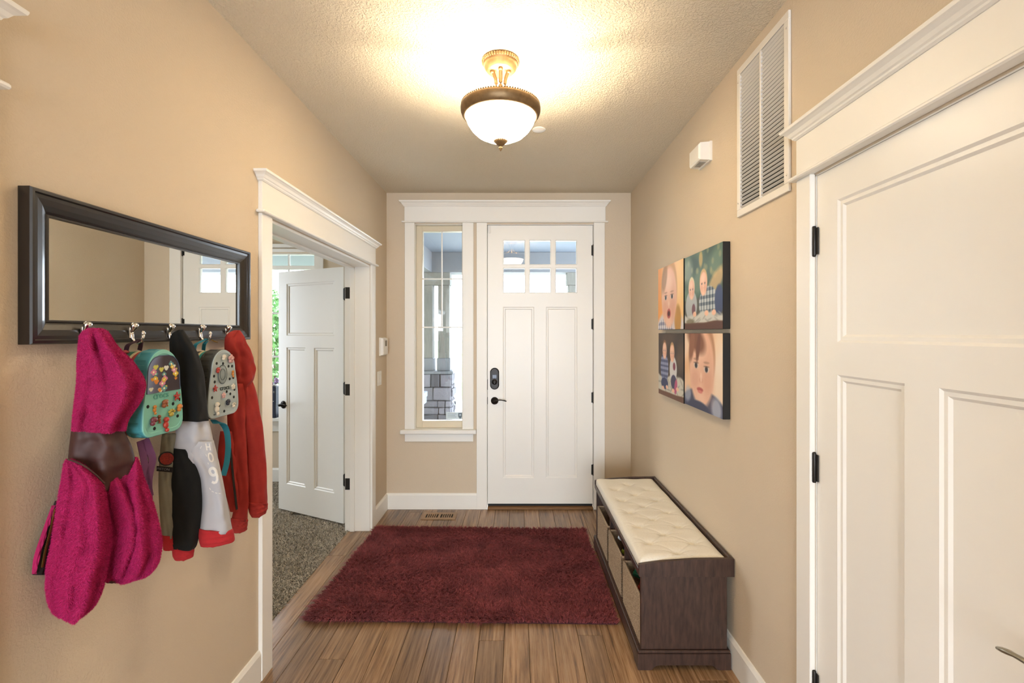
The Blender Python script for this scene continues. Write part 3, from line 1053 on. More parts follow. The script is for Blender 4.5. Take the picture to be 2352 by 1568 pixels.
def face(p, u, v, r, hair, tilt=0.0, eyes=True):
    """Round baby face of half-width r (in u); half-height follows from the aspect."""
    rv = r * p.asp * 1.28
    p.ell(u, v - rv * 0.22, r * 1.06, rv * 1.0, hair, 0.12)
    p.ell(u, v + rv * 0.05, r, rv * 0.98, SKIN, 0.16)
    p.ell(u + r * 0.55, v + rv * 0.1, r * 0.42, rv * 0.8, (0.86, 0.66, 0.55), 1.0, op=0.45)
    p.ell(u - r * 0.1, v - rv * 0.42, r * 0.5, rv * 0.28, (0.97, 0.83, 0.73), 1.0, op=0.6)
    p.ell(u, v + rv * 0.84, r * 0.35, rv * 0.14, (0.96, 0.80, 0.70), 0.9, op=0.6)
    p.ell(u - r * 0.5, v + rv * 0.36, r * 0.34, rv * 0.24, SKIN2, 0.9, op=0.5)
    p.ell(u + r * 0.5, v + rv * 0.36, r * 0.34, rv * 0.24, SKIN2, 0.9, op=0.5)
    if eyes:
        for s in (-1, 1):
            ey = v + rv * 0.04 + tilt * s * rv
            p.ell(u + s * r * 0.42, ey, r * 0.19, rv * 0.075, (0.88, 0.82, 0.78), 0.6)
            p.ell(u + s * r * 0.42, ey, r * 0.11, rv * 0.070, EYE_C, 0.5)
            p.ell(u + s * r * 0.42, ey - rv * 0.065, r * 0.20, rv * 0.022, (0.45, 0.30, 0.24), 0.8, op=0.7)
            p.ell(u + s * r * 0.42, ey - rv * 0.16, r * 0.22, rv * 0.03, (0.70, 0.52, 0.42), 0.6, op=0.7)
        p.ell(u, v + rv * 0.36, r * 0.15, rv * 0.07, SKIN2, 0.6, op=0.8)
        p.ell(u, v + rv * 0.30, r * 0.08, rv * 0.12, (0.97, 0.84, 0.75), 0.7, op=0.7)
    return p


def pic_face_orange():
    p = Pic(121, 97, 1.25, (0.93, 0.72, 0.50)).noise((0.98, 0.88, 0.72), 6, 0.6, 3)
    p.ell(0.05, 0.45, 0.22, 0.8, (0.95, 0.62, 0.28), 0.9, op=0.8)
    p.ell(0.93, 0.5, 0.2, 0.8, (0.96, 0.80, 0.52), 0.9, op=0.7)
    p.ell(0.5, 1.12, 0.62, 0.42, (0.86, 0.83, 0.84), 0.15)
    p.plaid(0.30, 1.05, 0.34, 0.22, (0.90, 0.88, 0.88), (0.45, 0.46, 0.58), 60)
    p.ell(0.80, 0.86, 0.12, 0.22, (0.74, 0.55, 0.26), 0.3)
    face(p, 0.46, 0.48, 0.30, (0.80, 0.62, 0.42))
    p.ell(0.28, 0.18, 0.10, 0.24, (0.66, 0.50, 0.34), 0.5, 0.4, 0.8)
    p.ell(0.46, 0.755, 0.075, 0.075, LIP, 0.25)
    p.ell(0.46, 0.755, 0.045, 0.040, (0.30, 0.10, 0.10), 0.3)
    return p


def pic_two_green():
    p = Pic(121, 97, 1.25, (0.22, 0.32, 0.27)).noise((0.42, 0.52, 0.42), 9, 0.8, 5)
    for k in range(16):
        r = np.random.default_rng(k + 40)
        p.ell(r.uniform(0, 1), r.uniform(0, 0.4), 0.03, 0.04, (0.62, 0.62, 0.44), 0.6, op=0.5)
    p.ell(0.10, 0.2, 0.14, 0.16, (0.62, 0.66, 0.60), 0.7, op=0.6)
    p.ell(0.84, 0.44, 0.22, 0.11, (0.82, 0.68, 0.46), 0.5, -0.5, 0.8)
    p.ell(0.47, 0.10, 0.05, 0.10, (0.85, 0.70, 0.40), 0.5, op=0.7)
    p.below(0.60, (0.30, 0.30, 0.26), 0.03, 0.01)
    p.ell(0.20, 0.68, 0.17, 0.20, (0.68, 0.70, 0.70), 0.1)
    p.ell(0.27, 0.74, 0.05, 0.08, (0.45, 0.28, 0.32), 0.2)
    p.plaid(0.66, 0.68, 0.24, 0.21, (0.78, 0.80, 0.80), (0.22, 0.29, 0.36), 70)
    p.ell(0.92, 0.66, 0.10, 0.18, (0.20, 0.26, 0.42), 0.2)
    face(p, 0.21, 0.46, 0.085, (0.88, 0.82, 0.66))
    face(p, 0.54, 0.42, 0.095, (0.80, 0.66, 0.46))
    p.below(0.80, (0.80, 0.80, 0.77), 0.03, 0.025, 8).noise((0.72, 0.72, 0.70), 30, 0.0, 2)
    for k in range(14):
        r = np.random.default_rng(k + 7)
        p.ell(r.uniform(0, 1), r.uniform(0.80, 0.90), 0.06, 0.012, (0.62, 0.62, 0.60), 0.7, r.uniform(-0.6, 0.6), 0.7)
    for q in (0.30, 0.62, 0.80):
        p.ell(q, 0.80, 0.05, 0.035, SKIN, 0.2)
    p.ell(0.17, 0.90, 0.12, 0.04, (0.42, 0.40, 0.30), 0.5, op=0.8)
    p.below(0.91, (0.36, 0.22, 0.17), 0.015, 0.008, 5)
    return p


def pic_two_brown():
    p = Pic(121, 97, 1.25, (0.20, 0.15, 0.13)).noise((0.34, 0.26, 0.20), 8, 0.8, 9)
    p.ell(0.9, 0.35, 0.15, 0.25, (0.46, 0.36, 0.26), 0.8, op=0.5)
    p.below(0.66, (0.80, 0.78, 0.72), 0.03, 0.03, 7)
    for k in range(18):
        r = np.random.default_rng(k + 77)
        p.ell(r.uniform(0, 1), r.uniform(0.70, 0.90), 0.09, 0.014, (0.58, 0.56, 0.52), 0.7, r.uniform(-0.8, 0.8), 0.7)
    p.plaid(0.26, 0.55, 0.17, 0.24, (0.66, 0.69, 0.80), (0.17, 0.21, 0.38), 80)
    p.ell(0.27, 0.80, 0.15, 0.09, (0.17, 0.20, 0.36), 0.15)
    p.ell(0.62, 0.55, 0.14, 0.20, (0.84, 0.83, 0.82), 0.12)
    p.ell(0.66, 0.50, 0.05, 0.06, (0.50, 0.22, 0.30), 0.2)
    p.ell(0.64, 0.74, 0.11, 0.11, (0.22, 0.20, 0.34), 0.15)
    p.ell(0.72, 0.80, 0.05, 0.12, (0.72, 0.30, 0.46), 0.2, 0.3)
    face(p, 0.27, 0.27, 0.085, (0.52, 0.36, 0.24))
    face(p, 0.58, 0.30, 0.085, (0.72, 0.56, 0.38))
    for q, w in ((0.20, 0.93), (0.37, 0.90), (0.62, 0.92), (0.78, 0.88)):
        p.ell(q, w - 0.05, 0.05, 0.03, SKIN, 0.2)
    p.below(0.92, (0.42, 0.26, 0.17), 0.015, 0.006, 4)
    return p


def pic_face_navy():
    p = Pic(121, 97, 1.25, (0.95, 0.84, 0.74)).noise((0.90, 0.66, 0.42), 6, 0.6, 21)
    p.ell(0.92, 0.5, 0.16, 0.7, (0.97, 0.90, 0.82), 0.8, op=0.7)
    p.ell(0.50, 1.08, 0.66, 0.36, (0.22, 0.24, 0.36), 0.08)
    p.ell(0.86, 0.92, 0.12, 0.14, (0.74, 0.76, 0.82), 0.6, 0.6, 0.8)
    p.ell(0.10, 0.84, 0.10, 0.10, (0.72, 0.74, 0.80), 0.6, -0.5, 0.7)
    face(p, 0.48, 0.42, 0.33, (0.72, 0.52, 0.38), 0.03)
    p.ell(0.34, 0.08, 0.26, 0.16, (0.52, 0.33, 0.24), 0.5, 0.35)
    p.ell(0.40, 0.18, 0.05, 0.20, (0.45, 0.27, 0.20), 0.5, 0.25)
    p.ell(0.22, 0.16, 0.07, 0.22, (0.58, 0.38, 0.28), 0.5, 0.3)
    p.ell(0.45, 0.735, 0.085, 0.028, LIP, 0.4)
    p.ell(0.45, 0.765, 0.065, 0.020, (0.85, 0.50, 0.46), 0.5)
    p.ell(0.40, 1.0, 0.30, 0.11, (0.20, 0.22, 0.34), 0.2)
    return p


def canvas(yfar, ynear, z0, z1, pic, label):
    r = tag(empty('photo_canvas', (XR, (yfar + ynear) / 2, z0)), label, 'canvas print', 'canvas photos on the wall')
    MB().box((XR - 0.035, ynear, z0), (XR - 0.0005, yfar, z1), 0.002).build('wrapped_edge', 'canvas_side', r)
    paint_grid('print', pic.U, pic.V, pic.im, (XR - 0.0356, yfar - 0.001, z1 - 0.001), (0, -(yfar - ynear - 0.002), 0), (0, 0, -(z1 - z0 - 0.002)), 'print', r)


canvas(3.229, 2.737, 1.546, 1.952, pic_face_orange(), 'canvas photo of a baby face with open mouth on warm orange')
canvas(2.717, 2.214, 1.543, 1.948, pic_two_green(), 'canvas photo of two babies lying on a white blanket before dark green leaves')
canvas(3.220, 2.735, 1.120, 1.523, pic_two_brown(), 'canvas photo of two seated toddlers before a dark brown background')
canvas(2.717, 2.214, 1.124, 1.523, pic_face_navy(), 'canvas photo of a baby close-up in a navy sweater')

# ------------------------------------------------------------------ thermostat and switch
th = tag(empty('thermostat', (XL, 4.0, 1.335)), 'white wall thermostat with a small grey display', 'thermostat')
mb = MB()
rg = [[(XL + d, 3.93 + i, 1.338 + i), (XL + d, 4.085 - i, 1.338 + i), (XL + d, 4.085 - i, 1.487 - i), (XL + d, 3.93 + i, 1.487 - i)] for d, i in ((0, 0), (0.013, 0), (0.0135, 0.004), (0.030, 0.006), (0.034, 0.012))]
mb.loft(rg)
mb.build('housing', 'plastic', th)
MB().box((XL + 0.0335, 3.985, 1.415), (XL + 0.0348, 4.045, 1.463), 0.0004).build('display', mat('grey_lcd', '7d7468', 0.25), th)
MB().box((XL + 0.0335, 4.052, 1.375), (XL + 0.037, 4.066, 1.40), 0.001).build('button', 'plastic', th)
sw = tag(empty('light_switch', (XL, 3.91, 1.097)), 'white double rocker light switch below the thermostat', 'light switch')
MB().box((XL, 3.868, 1.095), (XL + 0.006, 3.985, 1.212), 0.003).build('plate', 'plastic', sw)
for y in (3.886, 3.934):
    MB().box((XL + 0.005, y, 1.120), (XL + 0.0095, y + 0.033, 1.187), 0.002).build('rocker', 'plastic', sw)

# ------------------------------------------------------------------ mirror with coat hooks
mi = tag(empty('hook_mirror', (XL, 1.535, 1.497)), 'long dark framed wall mirror with a row of chrome coat hooks', 'mirror')
m0, m1, mz0, mz1 = 1.087, 1.984, 1.497, 1.858
prof = ((0, 0.0005), (0, 0.027), (0.003, 0.031), (0.009, 0.031), (0.012, 0.026), (0.020, 0.0255), (0.034, 0.0225), (0.046, 0.0165), (0.051, 0.013), (0.053, 0.0155), (0.057, 0.0155), (0.0585, 0.008))
mb = MB()
rings = []
for w, h in prof:
    rings.append([(XL + h, m0 + w, mz0 + w), (XL + h, m1 - w, mz0 + w), (XL + h, m1 - w, mz1 - w), (XL + h, m0 + w, mz1 - w)])
mb.loft(rings, cap=False)
mb.build('mirror_frame', 'mirrorframe', mi, fix=False)
for f in bpy.data.objects['mirror_frame'].data.polygons:
    f.use_smooth = False
MB().box((XL + 0.002, m0 + 0.05, mz0 + 0.05), (XL + 0.0085, m1 - 0.05, mz1 - 0.05)).build('mirror_glass', 'mirror', mi)
HOOKS = (1.222, 1.372, 1.520, 1.671, 1.822)
mb = MB()
mb.tube([(-0.002, 0, 0.006), (0.003, 0, 0.017), (0.008, 0, 0.026), (0.0115, 0, 0.033), (0.0125, 0, 0.0365)], [0.0042, 0.0055, 0.0078, 0.0088, 0.0045], 12)
mb.tube([(0.002, 0, 0.020), (0.003, 0, 0.004), (0.005, 0, -0.006), (0.012, 0, -0.014), (0.022, 0, -0.016), (0.030, 0, -0.011), (0.034, 0, -0.002), (0.035, 0, 0.006)], [0.0045, 0.0042, 0.0038, 0.0034, 0.0032, 0.0032, 0.0034, 0.0042], 10, up=(0, 1, 0))
mb.sphere((0.0352, 0, 0.0095), 0.0058, 10, 8, (0.8, 1, 1.15))
mb.box((-0.004, -0.006, -0.004), (0.003, 0.006, 0.026), 0.002)
hk = mb.build('hook', 'chrome', mi)
for k, y in enumerate(HOOKS):
    o = hk if k == 0 else clone(hk, mi)
    o.matrix_parent_inverse = Matrix.Translation(-Vector(mi.location))
    o.location = (XL + 0.028, y, 1.512)
    o.scale = (1.0, 1.15, 1.1)

# ------------------------------------------------------------------ rug
rug = tag(empty('shag_rug', (-0.3, 3.1, 0)), 'burgundy shag rug on the plank floor before the front door', 'rug')
RC = np.array([(-1.128, 2.530), (0.526, 2.500), (0.520, 3.690), (-1.095, 3.730)])


def rug_pt(u, v):
    return (RC[0][None] * ((1 - u) * (1 - v))[:, None] + RC[1][None] * (u * (1 - v))[:, None] + RC[2][None] * (u * v)[:, None] + RC[3][None] * ((1 - u) * v)[:, None])


mb = MB()
c0 = RC.mean(0)
q = c0 + (RC - c0) * 0.995
mb.loft([[(p[0], p[1], 0.0003) for p in q], [(p[0], p[1], 0.007) for p in q]])
mb.build('backing', 'rugback', rug)
n = 190000
u, v = RNG.uniform(0, 1, n), RNG.uniform(0, 1, n)
pt = rug_pt(u, v)
edge = np.stack([(u - 0.5) * 2, (v - 0.5) * 2], 1)
push = np.sign(edge) * np.clip((np.abs(edge) - 0.965) / 0.035, 0, 1) * 0.8
fx_ = np.sin(5.1 * pt[:, 0] + 2.3 * np.sin(3.7 * pt[:, 1] + 0.5)) + 0.8 * np.sin(9.3 * pt[:, 1] - 4.1 * pt[:, 0] + 1.1) + 0.5 * np.sin(17 * pt[:, 0] + 13 * pt[:, 1])
fy_ = np.sin(4.3 * pt[:, 1] + 2.9 * pt[:, 0] + 2.0) + 0.8 * np.sin(8.1 * pt[:, 0] + 3.0 * np.sin(5 * pt[:, 1])) + 0.5 * np.sin(19 * pt[:, 1] - 7 * pt[:, 0])
lean = np.stack([fx_, fy_], 1) * 0.42 + push
# yarn tufts clump together
clx = np.sin(150 * pt[:, 0] + 3 * np.sin(60 * pt[:, 1])) * 0.6
cly = np.sin(130 * pt[:, 1] + 3 * np.sin(75 * pt[:, 0])) * 0.6
lean += np.stack([clx, cly], 1)
pile('pile', 'rugpile', rug, np.concatenate([pt, np.full((n, 1), 0.006)], 1), 0.023, 0.0018, lean, 0.34, xmax=0.544)

# ------------------------------------------------------------------ floor vent
fv = tag(empty('floor_vent', (-0.645, 3.985, 0)), 'wooden floor vent with dark slots below the sidelight', 'floor vent')
v0, v1, vy0, vy1 = -0.790, -0.505, 3.912, 4.060
mb = MB()
xs = [v0 + 0.028] + [0] * 0
bars = []
mb.box((v0, vy0, 0), (v1, vy0 + 0.034, 0.006), 0.0015).box((v0, vy1 - 0.034, 0), (v1, vy1, 0.006), 0.0015)
mb.box((v0, vy0 + 0.03, 0), (v0 + 0.030, vy1 - 0.03, 0.0058)).box((v1 - 0.030, vy0 + 0.03, 0), (v1, vy1 - 0.03, 0.0058)).box((-0.658, vy0 + 0.03, 0), (-0.637, vy1 - 0.03, 0.0058))
mb.build('vent_frame', 'ventwood', fv)
MB().box((v0 + 0.02, vy0 + 0.02, 0.0002), (v1 - 0.02, vy1 - 0.02, 0.0008)).build('slot_shade_sheet', 'dark', fv)  # flat black sheet standing for the shade below the slats
for xa, xb in ((v0 + 0.030, -0.658), (-0.637, v1 - 0.030)):
    for k in range(1, 6):
        c = xa + (xb - xa) * k / 6
        MB().box((c - 0.0045, vy0 + 0.03, 0.0004), (c + 0.0045, vy1 - 0.03, 0.0056)).build('slat', 'ventwood', fv)

# ------------------------------------------------------------------ storage bench
be = tag(empty('storage_bench', (0.76, 2.79, 0)), 'dark wood storage bench with three basket cubbies along the wall', 'bench')
B0, B1 = 2.165, 3.420


def bx(name, lo, hi, c=0.003):
    return MB().box(lo, hi, c).build(name, 'benchwood', be)


def bracket(a0, a1):
    """Plinth board outline with a scooped bracket foot at either end."""
    h, i = 0.073, 0.075
    o = [(a0, 0), (a0 + 0.055, 0), (a0 + 0.066, 0.004), (a0 + 0.074, 0.014), (a0 + 0.086, 0.020), (a0 + 0.098, 0.022)]
    return o + [(a0 + a1 - x, z) for x, z in o[::-1]] + [(a1, h), (a0, h)]


mb = MB()
mb.prism(bracket(0.546, 0.967), 'y', B0, B0 + 0.018)
mb.build('plinth', 'benchwood', be)
mb = MB()
mb.prism(bracket(0.546, 0.967), 'y', B1 - 0.018, B1)
mb.build('plinth', 'benchwood', be)
mb = MB()
mb.prism(bracket(B0 + 0.018, B1 - 0.018), 'x', 0.546, 0.564)
mb.build('plinth', 'benchwood', be)
bx('base_board', (0.548, B0 + 0.002, 0.0732), (0.966, B1 - 0.002, 0.086))
bx('side_panel', (0.562, B0 + 0.012, 0.086), (0.955, B0 + 0.030, 0.4215))
bx('side_panel', (0.562, B1 - 0.030, 0.086), (0.955, B1 - 0.012, 0.4215))
bx('divider', (0.580, 2.578, 0.086), (0.945, 2.596, 0.4215))
bx('divider', (0.580, 2.988, 0.086), (0.945, 3.006, 0.4215))
bx('back_panel', (0.945, B0 + 0.030, 0.086), (0.954, B1 - 0.030, 0.4215), 0)
bx('top_board', (0.558, B0 + 0.019, 0.4216), (0.966, B1 - 0.019, 0.446))
bx('top_board_edge', (0.551, B0 + 0.019, 0.4216), (0.558, B1 - 0.019, 0.452), 0.002)
for a, b in ((B0, B0 + 0.019), (B1 - 0.019, B1)):
    mb = MB()
    mb.prism([(0.552, 0.4216), (0.982, 0.4216), (0.982, 0.502), (0.80, 0.500), (0.66, 0.490), (0.552, 0.476)], 'y', a, b)
    mb.build('end_rail', 'benchwood', be)
bx('back_rail', (0.966, B0 + 0.019, 0.4216), (0.982, B1 - 0.019, 0.502))

cu = tag(empty('bench_cushion', (0.76, 2.79, 0.446)), 'cream tufted linen cushion lying on the storage bench', 'cushion')
nx, ny = 121, 361
cx0, cx1, cy0, cy1 = 0.5595, 0.964, B0 + 0.021, B1 - 0.021
gx, gy = np.meshgrid(np.linspace(0, 1, nx), np.linspace(0, 1, ny))
X, Y = cx0 + (cx1 - cx0) * gx, cy0 + (cy1 - cy0) * gy
ed = np.minimum.reduce([gx * (cx1 - cx0), (1 - gx) * (cx1 - cx0), gy * (cy1 - cy0), (1 - gy) * (cy1 - cy0)])
Z = 0.446 + 0.028 + 0.026 * np.sqrt(np.clip(1 - (1 - np.clip(ed / 0.05, 0, 1)) ** 2, 0, 1))
TUFT = [(0.752, 2.25 + 0.2 * k) for k in range(6)] + [(x, 2.35 + 0.2 * k) for k in range(5) for x in (0.650, 0.862)]
for tx, ty in TUFT:
    du, dv = X - tx, Y - ty
    Z -= 0.013 * np.exp(-(du ** 2 + dv ** 2) / (2 * 0.020 ** 2)) + 0.008 * np.exp(-(du ** 2 + dv ** 2) / (2 * 0.007 ** 2))
    Z -= 0.010 * np.exp(-(dv - 0.16 * np.abs(du)) ** 2 / (2 * 0.0036 ** 2)) * np.exp(-np.abs(du) / 0.03)
    Z -= 0.004 * np.exp(-(np.abs(dv) - 0.9 * np.abs(du)) ** 2 / (2 * 0.006 ** 2)) * np.exp(-np.hypot(du, dv) / 0.05)
Z += 0.0014 * np.sin(38 * X + 7 * Y) * np.sin(21 * Y)
top = np.stack([X, Y, Z], -1)
top[0, :, 1] += 0
verts = np.concatenate([top.reshape(-1, 3), np.stack([X, Y, np.full_like(X, 0.4465)], -1).reshape(-1, 3)])
ix = np.arange(nx * ny).reshape(ny, nx)
q1 = np.stack([ix[:-1, :-1], ix[:-1, 1:], ix[1:, 1:], ix[1:, :-1]], -1).reshape(-1, 4)
off = nx * ny
ring = np.concatenate([ix[0, :], ix[1:, -1], ix[-1, -2::-1], ix[-2:0:-1, 0]])
nr = np.roll(ring, -1)
q2 = np.stack([ring + off, nr + off, nr, ring], -1)
cq = np.concatenate([q1, q2]).reshape(-1)
bulk('cushion_body', verts, cq, 4, 'linen', cu, True)
tm = None
for tx, ty in TUFT:
    if tm is None:
        mb = MB()
        mb.sphere((0, 0, 0), 0.006, 8, 5, (1, 1, 0.5))
        o = mb.build('tuft_button', 'linen', cu)
        tm = o.data
    else:
        o = link('tuft_button', tm, cu)
    o.matrix_parent_inverse = Matrix.Translation(-Vector(cu.location))
    k = int(np.argmin((X - tx) ** 2 + (Y - ty) ** 2))
    o.location = (tx, ty, Z.ravel()[k] + 0.001)

# woven baskets
BW, BH, BD = 0.362, 0.215, 0.345


def basket_meshes():
    rows, cols = 30, 56
    sr, sc_ = 4, 4
    nr_, nc_ = rows * sr + 1, cols * sc_ + 1
    v, w = np.meshgrid(np.linspace(0, rows, nr_), np.linspace(0, cols, nc_), indexing='ij')
    par = np.floor(np.clip(v, 0, rows - 1e-6)) % 2
    hgt = np.abs(np.sin(PI * v)) * (0.45 + 0.55 * np.abs(np.sin(PI * (w / 2 + par * 0.5 + (v % 1) * 0.25))))
    pts = np.stack([-0.006 * hgt, w / cols * BW, v / rows * BH], -1)
    idx = np.arange(nr_ * nc_).reshape(nr_, nc_)
    q = np.stack([idx[:-1, :-1], idx[1:, :-1], idx[1:, 1:], idx[:-1, 1:]], -1).reshape(-1)
    return pts.reshape(-1, 3), q


bp_, bq_ = basket_meshes()
bnames = (('woven seagrass basket in the cubby nearest the front door', 3.010), ('woven seagrass basket in the middle cubby holding sneakers', 2.601), ('woven seagrass basket in the near cubby holding clogs', 2.197))
weave_me = rim_me = box_me = None
for label, y in bnames:
    y += 0.006
    ww = BW
    bk = tag(empty('wicker_basket', (0.570, y, 0.0865), 0, True), label, 'basket', 'baskets in the bench cubbies')
    if weave_me is None:
        o = bulk('weave', bp_, bq_, 4, 'wicker', bk, True)
        weave_me = o.data
        mb = MB()
        mb.box((0.0005, 0, 0), (0.008, BW, BH)).box((BD - 0.008, 0, 0), (BD, BW, BH)).box((0, 0, 0), (BD, 0.007, BH)).box((0, BW - 0.007, 0), (BD, BW, BH)).box((0.001, 0.001, 0), (BD, BW - 0.001, 0.006))
        box_me = mb.build('basket_body', 'wicker', bk).data
        mb = MB()
        r = 0.0065
        pth = [(0.002, 0.004, BH), (0.002, BW / 2, BH), (0.002, BW - 0.004, BH)]
        mb.tube(pth, r, 8).tube([(BD - 0.006, 0.004, BH), (BD - 0.006, BW - 0.004, BH)], r, 8).tube([(0.002, 0.004, BH), (BD - 0.006, 0.004, BH)], r, 8).tube([(0.002, BW - 0.004, BH), (BD - 0.006, BW - 0.004, BH)], r, 8)
        rim_me = mb.build('rim', 'wicker', bk).data
    else:
        link('weave', weave_me, bk)
        link('basket_body', box_me, bk)
        link('rim', rim_me, bk)


# shoes in the baskets
def shoe(name, label, cat, loc, rz, ry, upper, sole, inner, strap=None, ln=0.15, clog=False, rx=0.0):
    root = tag(empty(name, loc, 0, True), label, cat, 'shoes in the bench baskets')
    root.rotation_euler = (rx, ry, rz)
    outl = []
    for k in range(20):
        a = 2 * PI * k / 20
        x = math.cos(a) * ln / 2
        wd = 0.030 + 0.008 * math.cos(a) + (0.004 if math.cos(a) > 0.5 else 0)
        outl.append((x, math.sin(a) * wd))
    mb = MB()
    mb.loft([[(x * s, y * s, z) for x, y in outl] for z, s in ((0, 0.93), (0.004, 1.0), (0.018, 1.03), (0.022, 0.98))], smooth=True)
    mb.build('sole', sole, root)
    mb = MB()
    rings = []
    for z, s, shift in ((0.018, 0.98, 0), (0.035, 0.93, -0.002), (0.05, 0.78, -0.012), (0.062, 0.60, -0.024), (0.070 if clog else 0.078, 0.50, -0.030), (0.066, 0.40, -0.032), (0.035, 0.36, -0.032)):
        rings.append([(x * s + shift, y * min(1, s + 0.12), z) for x, y in outl])
    mb.loft(rings, smooth=True)
    mb.build('upper', upper, root)
    mb = MB()
    mb.loft([[(x * 0.36 - 0.032, y * 0.46, 0.036) for x, y in outl], [(x * 0.36 - 0.032, y * 0.46, 0.040) for x, y in outl]])
    mb.build('insole', inner, root)
    if strap:
        mb = MB()
        pts = [(-0.012 - 0.062 * math.sin(PI * t), 0.031 * math.cos(PI * t) * 1.05, 0.052 + 0.018 * math.sin(PI * t)) for t in [k / 12 for k in range(13)]]
        mb.tube(pts, 0.0055, 8)
        mb.build('strap', strap, root)
    if not clog:
        for k in range(3):
            mb = MB()
            x = 0.004 + 0.014 * k
            mb.tube([(x, -0.018, 0.062 - 0.006 * k), (x, 0, 0.072 - 0.007 * k), (x, 0.018, 0.062 - 0.006 * k)], 0.0022, 6)
            mb.build('lace', 'plastic', root)
    return root


mred, mgreen = mat('red_foam', 'a8321c', 0.45), mat('green_foam', '1f6a48', 0.5)
mnavy, mwhite, mlime = mat('navy_fabric', '20303a', 0.8), mat('white_rubber', 'e8eaf0', 0.5), mat('lime_rubber', 'a8b53c', 0.5)
mgrey, mblk = mat('grey_foam', '8d918c', 0.6), mat('black_lining', '0e0e10', 0.9)
shoe('sneaker', 'small navy sneaker with white sole tipped up in the middle basket', 'shoe', (0.660, 2.865, 0.262), 0.15, 0.55, mnavy, mwhite, mblk)
shoe('sneaker', 'small navy sneaker with lime sole in the middle basket', 'shoe', (0.660, 2.745, 0.238), 0.1, 0.45, mnavy, mlime, mblk)
shoe('clog', 'green foam clog lying in the near basket', 'shoe', (0.668, 2.492, 0.246), 0.15, 0.30, mgreen, mgreen, mblk, mgreen, clog=True)
shoe('clog', 'red foam clog with grey strap in the near basket', 'shoe', (0.664, 2.372, 0.235), 0.05, 0.30, mred, mred, mblk, mgrey, clog=True)

# ------------------------------------------------------------------ hanging clothes
def ray_plane(px, py, C, d):
    """Where the sight line through a measured image point meets an upright sheet through C (x, y) with plan direction d."""
    r = (px - VX) / F
    t = (r * C[1] - C[0]) / (d[0] - r * d[1])
    y = C[1] + d[1] * t
    return np.array((r * y, y, EYE - (py - VY) * y / F))


WALLX = XL + 0.006


